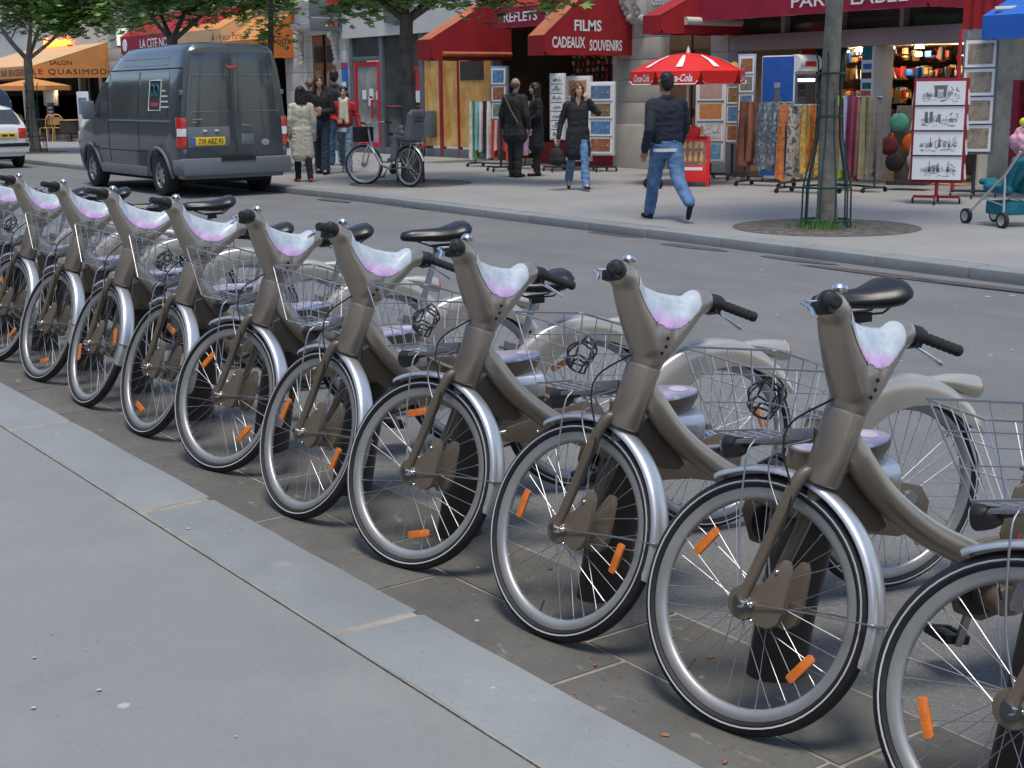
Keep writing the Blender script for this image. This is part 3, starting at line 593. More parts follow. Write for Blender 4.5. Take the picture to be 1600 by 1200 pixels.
for i, ((bx, by), dl) in enumerate(BIKES):
    p = Vector((bx, by, 0))+F2*-.245+L2*-.285
    root = tag(empty('docking_post', (p.x, p.y, .008), PHI), 'dark brown docking post with lilac cap '+PLn[i], 'docking post', 'docking posts of the bicycle station')
    for nm, me in (('column', colm), ('head', head), ('cap', dcap), ('badge', badge), ('reader_shoulder', shoulder), ('foot_ring', foot)): o = link(nm, me, root)
    link('reader_panel', panel_, root)
# ================================================================== materials of the far side
mat('stone', (.50, .46, .39), .85, var=.14, scale=1.4, bump=.2, bscale=40, coords='World', rnd=.05)
addlayer(MATS['stone'], 'noise', 2.5, .6, .8, (.30, .27, .23), .5, stretch=(1, 1, .35))
mat('stone_pale', (.60, .57, .51), .8, var=.08, scale=1.2, bump=.1, bscale=40, coords='World')
mat('plaster', (.64, .61, .56), .8, var=.07, scale=.9, coords='World')
mat('joint', (.26, .23, .19), .9, var=.2)
m = mat('wood_door', (.30, .115, .035), .45, var=.22, scale=5, coat=.3); addlayer(m, 'noise', 9, .5, .7, (.2, .07, .02), .6, coords='Object', stretch=(6, 6, .4))
mat('brown_door', (.20, .105, .05), .5, var=.2, scale=5, coat=.2)
mat('grey_frame', (.12, .135, .15), .45, var=.05, scale=3); mat('dark_frame', (.035, .035, .04), .45)
mat('mauve', (.36, .31, .32), .6, var=.05, scale=2); mat('cream', (.66, .56, .42), .7, var=.08, scale=2)
mat('red_paint', (.52, .02, .035), .4, var=.08, scale=4, coat=.3); mat('maroon', (.28, .012, .03), .45, var=.1, scale=3)
def canvas(n, c, c2=None, v=.12):
    m = mat(n, c, .82, var=v, scale=2.2, bump=.15, bscale=8, c2=c2); return m
canvas('red_canvas', (.33, .011, .016), None, .2); canvas('red_canvas_faded', (.40, .11, .05), (.46, .15, .07)); canvas('claret_canvas', (.29, .010, .034), None, .2)
canvas('orange_canvas', (.64, .27, .08)); canvas('pale_orange_canvas', (.66, .42, .22)); canvas('deep_orange', (.62, .18, .03)); canvas('blue_canvas', (.02, .13, .52))
mat('glass_dark', (.03, .036, .036), .06, var=.3, scale=.7, coat=1, coords='World', c2=(.075, .085, .075))
mat('glass_pale', (.22, .24, .22), .1, var=.35, scale=1.2, coat=1, coords='World', c2=(.33, .35, .32))
mat('interior', (.17, .13, .09), .8, var=.3, scale=1.3, coords='World'); mat('interior_dark', (.045, .038, .032), .85, var=.3, scale=2, coords='World')
mat('shop_floor', (.33, .24, .15), .5, var=.15, scale=2)
mat('lamp_glow', (1, .80, .52), .5, emit=25); mat('tube_glow', (1, .97, .9), .5, emit=6)
mat('neon', (1, .18, .02), .5, emit=3.2, var=.1)
mat('paper', (.80, .80, .78), .6, var=.04); mat('card_blue', (.02, .12, .45), .5)
mat('yellow_sign', (.72, .80, .06), .5); mat('cola_red', (.75, .018, .012), .45, var=.05, scale=3); mat('coat_white', (.78, .76, .70), .7, var=.06)
mat('iron_green', (.010, .055, .043), .45, var=.15, scale=9); mat('iron_dark', (.03, .032, .034), .5)
m = mat('bark', (.22, .195, .155), .9, var=.35, scale=5, bump=.9, bscale=22, coords='Object')
addlayer(m, 'noise', 7, .55, .72, (.12, .10, .08), .7, coords='Object', stretch=(1, 1, .5)); addlayer(m, 'noise', 3, .62, .74, (.34, .33, .28), .6, coords='Object')
m = mat('bark_dark', (.10, .085, .07), .9, var=.3, scale=6, bump=.8, bscale=26)
m = mat('leaf', (.075, .17, .03), .5, var=.35, scale=1.2, c2=(.14, .26, .05), rnd=0); MATS['leaf'].node_tree.nodes['Principled BSDF'].inputs['Subsurface Weight'].default_value = 0
mat('leaf_light', (.17, .30, .06), .5, var=.3, scale=1.5)
m = mat('van_paint', (.055, .068, .076), .3, metal=.25, var=.04, scale=1, coat=1)
mat('van_plastic', (.15, .165, .175), .55, var=.06); mat('tyre_car', (.02, .02, .021), .75, bump=.3, bscale=50); mat('alloy', (.42, .43, .44), .35, metal=.7)
mat('white_paint', (.78, .78, .76), .3, var=.03, coat=1); mat('blue_paint', (.025, .07, .16), .3, coat=1, var=.05); mat('plate_yellow', (.85, .55, .02), .4); mat('seam', (.012, .013, .014), .8)
mat('skin', (.55, .33, .235), .5, var=.06, scale=12); mat('skin_dark', (.36, .20, .13), .5, var=.06, scale=12)
mat('hair_dark', (.018, .013, .011), .4, var=.3, scale=40, bump=.5, bscale=120); mat('hair_brown', (.075, .04, .025), .45, var=.35, scale=40, bump=.5, bscale=120); mat('hair_grey', (.16, .13, .11), .5, var=.3, scale=40)
def cloth(n, c, b=.5, v=.18, c2=None): return mat(n, c, .85, var=v, scale=7, bump=b, bscale=11, c2=c2)
cloth('cloth_black', (.016, .016, .019)); cloth('cloth_navy', (.018, .022, .034)); cloth('denim', (.075, .15, .28), .6, .25, (.12, .22, .38)); cloth('denim_dark', (.025, .035, .065)); cloth('denim_grey', (.16, .23, .30), .6, .3)
cloth('cloth_cream', (.62, .58, .46), .4, .08); cloth('cloth_red', (.42, .02, .025)); cloth('cloth_charcoal', (.035, .033, .03)); cloth('cloth_white', (.75, .74, .7), .4, .06); cloth('shoe_red', (.5, .06, .05)); cloth('leather', (.015, .014, .014), .2)
cloth('brown_bag', (.09, .05, .03)); cloth('teal', (.012, .16, .21)); cloth('pink', (.72, .38, .46), .4, .1); cloth('strap', (.2, .15, .09)); cloth('shoe_white', (.7, .7, .68))
mat('rattan', (.45, .26, .10), .6, var=.25, scale=20); mat('straw', (.66, .40, .13), .6, var=.2, scale=10)

# ================================================================== the facades
YF = 18.3
XA = Vector((1, 0, 0)); YA = Vector((0, 1, 0)); ZA = Vector((0, 0, 1))
def fx(px, py=180): return at(px, py, YF).x
def fz(px, py, Y=YF): return at(px, py, Y).z
TOPZ = 8.0
def shop(name, label, px0, px1, cat='building'):
    x0, x1 = fx(px0), fx(px1); o = empty(name, ((x0+x1)/2, YF, FZ)); tag(o, label, cat); o['_x'] = 1; del o['_x']; return o, x0, x1
def child(name, mb, m, par, bev=0, smooth=True, **k):
    me = mb.mesh(name, m, bev=bev, smooth=smooth, **k); o = link(name, me, par)
    b = par; off = Vector((0, 0, 0))
    while b is not None: off += b.location; b = b.parent
    o.location = -off if par.parent is None and par.rotation_euler.z == 0 else Vector((0, 0, 0)); return o
def sub(name, mb, m, par, bev=0, **k):        # world-space mesh under a part that already sits at world zero
    return link(name, mb.mesh(name, m, bev=bev, **k), par)
def box(x0, x1, y0, y1, z0, z1): return MB().bx(x0, x1, y0, y1, z0, z1)
def room(par, x0, x1, z1, depth, mw='interior', mf='shop_floor'):
    mb = MB().bx(x0, x1, YF+depth, YF+depth+.1, FZ, z1).bx(x0-.05, x0, YF+.35, YF+depth, FZ, z1).bx(x1, x1+.05, YF+.35, YF+depth, FZ, z1).bx(x0, x1, YF+.35, YF+depth, z1, z1+.1)
    child('room', mb, mw, par); child('shop_floor', box(x0, x1, YF-.02, YF+depth, FZ-.02, FZ+.02), mf, par)
def awning(par, X1, y_wall_px, front_px, width, m_side, m_top, zt=None, val=.22, name='awning', y_front=None, z_front=None):
    """X1: its end nearest the camera; sloping sheet, end panel and valances"""
    Yw = YF-.02; yf = y_front; zf = z_front; X0 = X1-width; t = .015
    top = MB().loft([[Vector((x, Yw, zt)), Vector((x, yf, zf+val)), Vector((x, yf, zf+val-t)), Vector((x, Yw, zt-t))] for x in (X0, X0+width*.25, X0+width*.5, X0+width*.75, X1)])
    a = child(name, top, m_top, par)
    pr = [(Yw, zt-.004), (yf, zf+val-.004), (yf, zf)]; n_ = 7
    for k in range(1, n_): pr.append((lerp(yf, Yw, k/n_), zf-.012*(k % 2)))
    pr.append((Yw, zf))
    sub('end_panel', MB().prism(pr, X1-.012, X1, lambda u, v, w_: Vector((w_, u, v))), m_side, a)
    sub('end_panel', MB().prism(pr, X0, X0+.012, lambda u, v, w_: Vector((w_, u, v))), m_side, a)
    vb = MB(); rings = []
    for k in range(13):
        x = lerp(X0, X1, k/12); q = .006*(k % 2)
        rings.append([Vector((x, yf-.006-q, zf+val)), Vector((x, yf+.006-q, zf+val)), Vector((x, yf+.006-q*2, zf-.01*(k % 2))), Vector((x, yf-.006-q*2, zf-.01*(k % 2)))])
    vb.loft(rings); sub('valance', vb, m_side, a)
    sub('front_bar', MB().tube([(X0, yf+.03, zf+.02), (X1, yf+.03, zf+.02)], .025, 8), 'stone_pale', a)
    return a
def write(body, m, c, x, y, par, w_=None, h=.1, **k): return link('lettering', textmesh(body, m, w_, h, **k), par, basis(c, x, y))

# upper storeys: one stone wall per building, with its string course
def upper(par, x0, x1, z0, m='stone_pale'):
    child('wall', box(x0, x1, YF, YF+.4, z0, TOPZ), m, par); child('string_course', MB().prism([(YF-.02, z0+.55), (YF-.16, z0+.62), (YF-.18, z0+.72), (YF-.02, z0+.76)], x0, x1, lambda u, v, w_: Vector((w_, u, v))), m, par)
def pier(par, x0, x1, z1, m='stone', name='pier', courses=True):
    o = child(name, box(x0+.004, x1-.004, YF-.04, YF+.36, FZ, z1), 'joint' if courses else m, par)
    if courses:
        z = FZ; k = 0
        while z < z1-.02:
            h = min(random.uniform(.38, .5), z1-z); sub('stone', box(x0, x1, YF-.055-.004*(k % 2), YF+.35, z+.004, z+h-.004), m, o, bev=.006); z += h; k += 1
    return o
# ---- 1: souvenir shop under the claret awning, right
S1, x0, x1 = shop('souvenir_shop', 'souvenir shop with claret awning lettered PARIS LABEL and wide open front', 1140, 1508)
zo = fz(1350, 72); zb = fz(1350, 45); zt = fz(1350, 20)
upper(S1, x0-.1, x1+6, 3.75, 'stone_pale')
child('lintel', box(x0, x1, YF-.05, YF+.3, zo, zb), 'mauve', S1, bev=.01); child('fascia', box(x0, x1+6, YF-.01, YF+.3, zt+.1, 3.75), 'mauve', S1)
tr = child('transom', box(x0, x1, YF+.12, YF+.16, zb, zt+.1), 'glass_dark', S1)
for k in range(5): x = lerp(x0, x1, k/4); sub('mullion', box(x-.04, x+.04, YF-.03, YF+.2, zb, zt+.1), 'mauve', tr)
child('jamb', box(x0-.02, x0+.22, YF-.06, YF+.35, FZ, zo), 'mauve', S1, bev=.01)
px_ = fx(1352); child('sticker_post', box(px_-.13, px_+.13, YF+.0, YF+.5, FZ, zo), 'paper', S1, bev=.01)
for k, (y_, m_, h_) in enumerate(((82, 'teal', .24), (104, 'card_blue', .09), (118, 'ink', .1), (134, 'teal', .1), (146, 'red_ink', .09))): z = fz(1352, y_); child('sticker', box(px_-.1+.02*(k % 2), px_+.09, YF-.012, YF-.002, z-h_/2, z+h_/2), m_, S1)
room(S1, x0, x1, zo+.05, 4.5, 'cream')
child('counter', box(fx(1395)-.2, fx(1395)+1.6, YF+2.2, YF+2.9, FZ+.02, 1.05), 'interior', S1, bev=.02)
for k, (xp, xq) in enumerate(((1265, 1335), (1368, 1395), (1428, 1498))):
    xa, xb = fx(xp), fx(xq)
    for z in (.55, .95, 1.35, 1.75, 2.15):
        if k == 1 and z > 2: continue
        sh = child('shelf', box(xa, xb, YF+1.0+k*.3, YF+1.35+k*.3, z, z+.03), 'interior' if k != 2 else 'cream', S1)
        mb = MB(); x = xa+.05
        while x < xb-.05:
            h = random.uniform(.08, .24); mb.loft([[Vector((x+dx*q, YF+1.1+k*.3+dy*q, z+.03+h*zz)) for dx, dy in ((-.03, -.03), (.03, -.03), (.03, .03), (-.03, .03))] for q, zz in ((1, 0), (.55, .35), (.25, .6), (.08, 1))]); x += random.uniform(.07, .11)
        stuff(sub('trinkets', mb, random.choice(['rattan', 'brown_bag', 'straw', 'steel', 'cloth_red', 'interior_dark']), sh))
for q_, m_ in enumerate(('rattan', 'cloth_red', 'card_blue', 'straw', 'interior_dark')):
    mb = MB()
    for k in range(110): mb.box((random.uniform(x0+.3, x1-.1), YF+random.uniform(1.4, 3.6), random.choice((.75, 1.12, 1.5, 1.88, 2.2))+random.uniform(-.03, .03)), (random.uniform(.05, .14), random.uniform(.05, .12), random.uniform(.08, .24)), Matrix.Rotation(random.uniform(-.5, .5), 3, 'Z'))
    stuff(child('merchandise', mb, m_, S1, bev=.01))
sl_ = child('slat_wall', box(fx(1430), fx(1500), YF+2.2, YF+2.25, FZ, zo), 'cream', S1)
for k in range(10): sub('slat', box(fx(1430), fx(1500), YF+2.16, YF+2.2, .4+k*.22, .58+k*.22), 'cream', sl_)
for k, (px, py) in enumerate(((1347, 24), (1380, 30), (1410, 26), (1300, 60), (1450, 60), (1250, 60))):
    p = at(px, py, YF+1.2); z = min(p.z, zo-.02); o = child('ceiling_lamp', MB().lathe([(.001, .03), (.07, .03), (.08, 0), (.001, 0)], 14, Matrix.Translation((p.x, YF+1.2+k*.25, zo-.01))), 'lamp_glow', S1)
    if k % 2 == 0:
        ld = bpy.data.lights.new('ceiling_lamp_light', 'POINT'); ld.energy = 12; ld.color = (1, .78, .5); ld.shadow_soft_size = .08; lo_ = bpy.data.objects.new('ceiling_lamp_light', ld); col.objects.link(lo_); lo_.location = (p.x, YF+1.2+k*.25, zo-.12)
for k, (px, py, m_) in enumerate(((1292, 100, 'cloth_black'), (1315, 95, 'cloth_navy'), (1383, 100, 'cloth_red'), (1270, 90, 'cloth_red'))):
    p = at(px, py, YF+1.0); child('hanging_shirt', MB().loft([[Vector((p.x+dx*w_, YF+.9+dy, p.z+dz)) for dx, dy in ((-1, -.03), (1, -.03), (1, .03), (-1, .03))] for dz, w_ in ((.28, .08), (.2, .22), (.12, .17), (-.3, .18))]), m_, S1, bev=.01)
aw = awning(S1, x1+.02, None, None, x1-x0+.3, 'claret_canvas', 'claret_canvas', zt=4.3, y_front=17.2, z_front=fz(1330, 17, 17.2), val=.42)
c = at(1273, 5, 17.18); write('PARIS', 'white_ink', (c.x, 17.17, c.z+.05), XA, ZA, aw, .98, .20, bold=.012)
c = at(1374, -1, 17.18); write('LABEL', 'white_ink', (c.x, 17.17, c.z+.05), XA, ZA, aw, 1.08, .20, bold=.012)
p0 = at(1502, 45, 17.2); child('awning_post', MB().tube([(p0.x, 17.2, FZ), (p0.x, 17.2, p0.z)], .03, 8), 'red_paint', S1)
xs0, xs1 = p0.x+.05, p0.x+.9
gs = child('wind_screen', box(xs0, xs1+1.5, 17.95, 17.98, FZ, fz(1540, 55, 17.95)), 'glass_pale', S1)
sub('screen_frame', MB().bx(xs1, xs1+.03, 17.93, 18.0, FZ, 2.8).bx(xs0, xs1+1.5, 17.93, 18.0, FZ, FZ+.1), 'grey_frame', gs)
dr = child('red_drape', MB().loft([[Vector((p0.x+.02+k*.09, 17.2+.04*(k % 2), z)) for z in (p0.z-.02*(k % 2), 4.3)]+[Vector((p0.x+.02+k*.09, 17.23+.04*(k % 2), z)) for z in (4.3, p0.z-.02*(k % 2))] for k in range(9)]), 'red_canvas', S1)
xk = at(1578, 200, 17.6).x; child('red_kiosk_frame', MB().bx(xk, xk+.12, 17.6, 17.75, FZ, at(1585, 125, 17.6).z).bx(xk+.12, xk+1.5, 17.61, 17.74, at(1585, 131, 17.6).z, at(1585, 125, 17.6).z).bx(xk+.12, xk+1.5, 17.7, 17.74, FZ+.9, 1.4), 'maroon', S1, bev=.01)
S1b = tag(empty('blue_awning', (at(1570, 60, 16.6).x, 16.6, 3.2)), 'bright blue canvas awning with scalloped edge in the top right corner', 'awning')
pe = at(1533, 63, 16.4); rings = []
for k in range(17):
    x = pe.x+k*.1; rings.append([Vector((x, 16.4, pe.z+.02-.03*(k % 2))), Vector((x, 16.4, pe.z+.32)), Vector((x, YF-.05, pe.z+1.1)), Vector((x, YF-.05, pe.z+1.08)), Vector((x, 16.415, pe.z+.3)), Vector((x, 16.415, pe.z+.02-.03*(k % 2)))])
child('canopy', MB().loft(rings), 'blue_canvas', S1b); child('arm', MB().tube([(pe.x+.15, 16.45, pe.z+.4), (pe.x+.9, 17.6, pe.z+.45)], .035, 8), 'stone_pale', S1b)
# ---- 2: stone bay with brown door, carved brackets and small red awning
S2, x0, x1 = shop('stone_house_bay', 'pale stone bay with carved brackets and brown doors behind the red parasol', 972, 1140)
xa, xb = fx(972), fx(1033)
upper(S2, x0, x1, 3.75); pier(S2, xa, xb, 3.75); child('plinth', box(xa-.05, xb+.04, YF-.12, YF, FZ, .95), 'stone', S2, bev=.02)
for px in (985, 1003):
    p = at(px, 30, YF-.1); mb = MB()
    mb.prism([(0, .62), (-.34, .62), (-.38, .5), (-.3, .3), (-.16, .16), (-.14, 0), (-.05, -.1), (0, -.1)], p.x-.085, p.x+.085, lambda u, v, w_: Vector((w_, YF-.05+u, p.z+v)))
    mb.tube([(p.x-.1, YF-.35, p.z+.45), (p.x+.1, YF-.35, p.z+.45)], .09, 14); mb.tube([(p.x-.1, YF-.17, p.z+.02), (p.x+.1, YF-.17, p.z+.02)], .06, 12)
    for k in range(4): mb.ball((p.x, YF-.36+.06*k, p.z+.32-.1*k), (.06, .05, .07), 8, 6)
    child('carved_bracket', mb, 'stone_pale', S2, bev=.008)
mb = MB(); pc = at(1027, 12, YF)
for k in range(7): mb.tube([Vector((pc.x+.09*k, YF-.06, pc.z+.1))+Vector((.08*math.cos(i*.7)*(1-i/14), 0, .1*math.sin(i*.7)*(1-i/14))) for i in range(12)], .018, 6)
child('carved_scroll', mb, 'stone_pale', S2)
xd0, xd1 = xb+.05, fx(1112); dr = child('door', box(xd0, xd1, YF+.15, YF+.22, FZ, fz(1070, 48)), 'brown_door', S2)
for k in range(2):
    for z0_, z1_ in ((.3, 1.1), (1.25, 2.2), (2.35, 2.75)): xm = lerp(xd0, xd1, .26+.48*k); sub('door_panel', box(xm-.3, xm+.3, YF+.11, YF+.16, z0_, z1_), 'brown_door', dr, bev=.03)
sub('door_gap', box((xd0+xd1)/2-.012, (xd0+xd1)/2+.012, YF+.1, YF+.16, FZ, 2.8), 'seam', dr)
pier(S2, xd1, x1-.02, 3.75)
p = at(1155, 65, YF-.1); aw = awning(S2, p.x, None, None, .45, 'red_canvas', 'red_canvas', zt=p.z+1.3, y_front=atx(1032, 50, p.x).y, z_front=p.z+.12, val=.30)
sub('roller', MB().tube([(p.x+.03, YF-1.45, p.z+.33), (p.x+.03, YF-.1, p.z+.33)], .07, 12), 'stone_pale', aw)
# ---- 3: souvenir shop with the big red hood
S3, x0, x1 = shop('gift_shop', 'gift shop under red hood awning lettered FILMS and CADEAUX SOUVENIRS', 775, 972)
upper(S3, x0, x1, 3.9); zo = 3.0
child('lintel', box(x0, x1, YF-.02, YF+.3, zo, 3.9), 'interior', S3); pier(S3, x1-.25, x1+.0, zo+.3, 'stone', courses=False); child('side_frame', box(x0, x0+.35, YF-.04, YF+.2, FZ, zo), 'dark_frame', S3, bev=.01)
room(S3, x0, x1, zo, 3.2, 'interior'); 
pe = at(985, 84, YF-.1); X1 = pe.x; yf = atx(850, 60, X1).y; zf = pe.z-.03
aw = awning(S3, X1, None, None, .5, 'red_canvas', 'red_canvas_faded', zt=zf+2.1, y_front=yf, z_front=zf, val=.36)
for (px, py, body, w_, h) in ((919, 40, 'FILMS', None, .21), (889, 66, 'CADEAUX', .80, .21), (947, 71, 'SOUVENIRS', .82, .21)):
    p = atx(px, py, X1+.006); write(body, 'white_ink', (X1+.005, p.y, p.z), YA, ZA, aw, None if body == 'FILMS' else w_, h, bold=.025)
yr = 17.1; xa_, xb_ = at(770, 30, yr).x, at(868, 30, yr).x; zr = at(810, 42, yr).z
aw = awning(S3, xb_, None, None, xb_-xa_, 'claret_canvas', 'red_canvas', zt=zr+1.1, y_front=yr, z_front=zr, val=.40)
p = at(814, 31, yr); write('REFLETS', 'white_ink', (p.x, yr-.02, zr+.2), XA, ZA, aw, at(840, 31, yr).x-at(788, 31, yr).x, .19, bold=.02)
p = at(856, 28, yr); write('d', 'white_ink', (p.x, yr-.02, zr+.21), XA, ZA, aw, .12, .17, shear=.3)
bk_ = child('key_ring_wall', box(fx(855), fx(968), YF+.75, YF+.8, 1.0, zo), 'interior_dark', S3)
mb1, mb2 = MB(), MB()
for i in range(15):
    for k in range(11):
        x = lerp(fx(858), fx(965), i/14)+random.uniform(-.02, .02); z = 1.5+k*.14+random.uniform(-.02, .02); (mb1 if random.random() < .6 else mb2).box((x, YF+.70+random.uniform(-.03, .03), z), (random.uniform(.05, .09), .05, random.uniform(.06, .11)), Matrix.Rotation(random.uniform(-.3, .3), 3, 'Y'))
stuff(sub('key_rings', mb1, 'rattan', bk_)); stuff(sub('key_rings', mb2, 'cloth_red', bk_))
sh = child('bag_shelf', box(fx(826), fx(852), YF+1.3, YF+1.6, 1.3, 1.34), 'cream', S3); child('bag_wall', box(fx(822), fx(856), YF+1.6, YF+1.65, FZ, zo), 'cream', S3)
for k in range(4): x = lerp(fx(828), fx(850), k/3); sub('bag', MB().box((x, YF+1.4, 1.62), (.2, .1, .24)).tube([(x-.06, YF+1.4, 1.74), (x, YF+1.4, 1.95), (x+.06, YF+1.4, 1.74)], .01, 5), 'leather', sh, bev=.02)
child('display_bench', box(fx(850), fx(960), YF-.1, YF+.6, FZ, .55), 'red_canvas', S3, bev=.01)
# ---- 4: bakery window under faded red awning
S4, x0, x1 = shop('bakery_front', 'bakery window with golden bread posters under faded red awning', 662, 775)
upper(S4, x0, x1, 3.55); child('frame', MB().bx(x0, x1, YF-.03, YF+.25, 3.0, 3.55).bx(x0, x0+.1, YF-.05, YF+.2, FZ, 3.0).bx(x1-.12, x1, YF-.05, YF+.2, FZ, 3.0).bx(x0, x1, YF-.05, YF+.2, FZ, .3), 'grey_frame', S4, bev=.01)
m = mat('bread_poster', (.62, .33, .06), .5, var=.2, scale=1.6, c2=(.74, .48, .16)); addlayer(m, 'noise', 2.2, .5, .62, (.62, .20, .03), .85, coords='Object', stretch=(2.2, 1, .5)); addlayer(m, 'noise', 3, .62, .75, (.9, .75, .45), .7, coords='Object')
zt_ = fz(675, 91); zb_ = fz(675, 236)
for k, (a_, b_) in enumerate(((664, 689), (694, 718), (719, 770))): child('bread_poster', box(fx(a_), fx(b_), YF-.02, YF+.02, .35, zt_), 'bread_poster', S4)
child('dark_photo', box(fx(722), fx(758), YF-.035, YF-.022, fz(740, 125), fz(740, 95)), 'interior_dark', S4)
child('mullion', MB().bx(fx(690), fx(694), YF-.06, YF+.05, FZ, 3.0).bx(fx(718), fx(719.5), YF-.06, YF+.05, FZ, 3.0), 'maroon', S4)
bx_ = child('letter_box', box(fx(672), fx(684), YF-.2, YF-.03, fz(678, 214), fz(678, 173)), 'grey_frame', S4, bev=.02)
lv = child('louvre', box(fx(665), fx(690), YF-.05, YF-.03, fz(677, 88), fz(677, 40)), 'dark_frame', S4)
for k in range(9): z = lerp(fz(677, 86), fz(677, 42), k/8); sub('slat', MB().box(((fx(665)+fx(690))/2, YF-.07, z), (fx(690)-fx(665), .05, .012), Matrix.Rotation(.6, 3, 'X')), 'grey_frame', lv)
X1 = at(795, 92, YF-.1).x; zf = at(795, 94, YF-.1).z; yf = atx(672, 70, X1).y
aw = awning(S4, X1, None, None, .5, 'red_canvas', 'red_canvas_faded', zt=zf+1.55, y_front=yf, z_front=zf, val=.42)
sub('roller', MB().tube([(X1+.02, yf+.3, zf+.12), (X1+.02, YF-.05, zf+.12)], .05, 10), 'red_canvas_faded', aw)
# ---- 5: bank with grey frames and red door
S5, x0, x1 = shop('bank_front', 'bank front with grey window frames, red framed glass door and white fascia', 546, 662)
upper(S5, x0, x1, 3.55, 'plaster'); child('fascia', box(x0-.1, x1+3, YF-.10, YF, 3.02, 3.9), 'plaster', S5)
xs_ = [fx(p_) for p_ in (553, 598, 603, 664)]
zt_ = fz(580, 45)
fr = child('frame', MB().bx(xs_[0]-.05, xs_[0]+.1, YF-.06, YF+.1, FZ, 3.02).bx(xs_[1], xs_[2], YF-.06, YF+.1, FZ, 3.02).bx(xs_[3]-.12, xs_[3], YF-.06, YF+.1, FZ, 3.02).bx(xs_[0], xs_[3], YF-.05, YF+.1, zt_-.06, 3.02).bx(xs_[0], xs_[1], YF-.05, YF+.1, fz(580, 95), fz(580, 88)).bx(xs_[0], xs_[3], YF-.05, YF+.1, FZ, FZ+.16), 'grey_frame', S5, bev=.008)
pn = child('window', box(xs_[2], xs_[3]-.12, YF+.02, YF+.04, FZ+.16, zt_-.06), 'glass_dark', S5)
sub('red_line', box(xs_[2], xs_[3]-.12, YF+.008, YF+.016, 1.28, 1.31), 'red_ink', pn)
child('transom_pane', box(xs_[0]+.1, xs_[1], YF+.02, YF+.04, fz(580, 88), zt_-.06), 'glass_dark', S5)
zd = fz(580, 96); d0, d1 = fx(558), fx(597)
dr = child('door', box(d0+.06, d1-.06, YF-.02, YF, .35, zd-.12), 'glass_pale', S5)
sub('door_frame', MB().bx(d0, d0+.12, YF-.05, YF+.03, FZ+.16, zd).bx(d1-.12, d1, YF-.05, YF+.03, FZ+.16, zd).bx(d0+.12, d1-.12, YF-.05, YF+.03, zd-.12, zd).bx(d0+.12, d1-.12, YF-.05, YF+.03, FZ+.16, .38), 'red_paint', dr, bev=.008)
sub('handle', MB().bx(d1-.36, d1-.3, YF-.12, YF-.08, 1.0, 1.45).bx(d1-.36, d1-.1, YF-.1, YF-.07, 1.0, 1.05).bx(d1-.36, d1-.1, YF-.1, YF-.07, 1.4, 1.45), 'red_paint', dr, bev=.006)
for k, (px, py) in enumerate(((569, 148), (580, 146), (591, 150), (579, 158))): p = at(px, py, YF-.03); sub('notice', box(p.x-.1, p.x+.1, YF-.03, YF-.022, p.z-.12, p.z+.12), 'paper', dr)
rb = child('red_poster', box(fx(644), fx(659), YF-.012, YF-.002, fz(650, 160), fz(650, 104)), 'red_paint', S5); sub('poster_white', box(fx(644), fx(659), YF-.02, YF-.014, fz(650, 160), fz(650, 142)), 'paper', rb)
def bank_logo(par, X, Y, z, s, ax='x'):
    if ax == 'x':
        sub('logo_red', box(X-s, X+s, Y-.006, Y, z, z+s), 'red_paint', par); sub('logo_black', box(X-s, X+s, Y-.006, Y, z-s, z-.02), 'ink', par); sub('logo_bar', box(X-s, X+s, Y-.008, Y-.001, z-.018, z-.002), 'white_ink', par)
    else:
        sub('logo_red', box(X, X+.006, Y-s, Y+s, z, z+s), 'red_paint', par); sub('logo_black', box(X, X+.006, Y-s, Y+s, z-s, z-.02), 'ink', par); sub('logo_bar', box(X+.001, X+.008, Y-s, Y+s, z-.018, z-.002), 'white_ink', par)
p = at(618, 18, YF-.12); sg = child('sign_board', box(p.x-.45, p.x+.75, YF-.2, YF-.11, p.z-.25, p.z+.6), 'van_plastic', S5, bev=.01); bank_logo(sg, p.x+.35, YF-.205, p.z+.12, .26)
# projecting sign across the pavement, facing the street's length
p = at(540, 45, YF); Xs = p.x; ya = atx(487, 30, Xs).y; z0_ = atx(500, 48, Xs).z; z1_ = atx(500, -12, Xs).z; zm = atx(500, 27, Xs).z
sg = tag(empty('projecting_sign', (Xs, YF, z0_)), 'grey projecting bank sign with red and black square above wooden door', 'sign')
a_ = child('board', box(Xs-.14, Xs, ya, YF-.02, zm+.02, z1_), 'van_plastic', sg, bev=.01); bank_logo(a_, Xs+.001, lerp(ya, YF, .66), lerp(zm, z1_, .55), .22, 'y')
b_ = child('board', box(Xs-.14, Xs, ya, YF-.02, z0_, zm-.02), 'van_plastic', sg, bev=.01)
for k, m_ in enumerate(('white_ink', 'red_ink', 'red_ink', 'card_blue')): yy = lerp(ya, YF, .42+.15*k); sub('pictogram', box(Xs+.001, Xs+.006, yy-.09, yy+.09, lerp(z0_, zm, .35), lerp(z0_, zm, .6)), m_, b_)
p = at(540, 120, YF-.06); nb = tag(empty('cash_machine_sign', (p.x, YF-.06, .6)), 'narrow upright blue and red notice panel beside the wooden door', 'sign')
pn = child('panel', box(p.x-.13, p.x+.13, YF-.11, YF-.06, fz(540, 185), fz(540, 98)), 'card_blue', nb, bev=.01); sub('header', box(p.x-.13, p.x+.13, YF-.12, YF-.111, fz(540, 106), fz(540, 98)), 'red_paint', pn); sub('notice', box(p.x-.1, p.x+.1, YF-.12, YF-.111, fz(540, 165), fz(540, 128)), 'paper', pn)
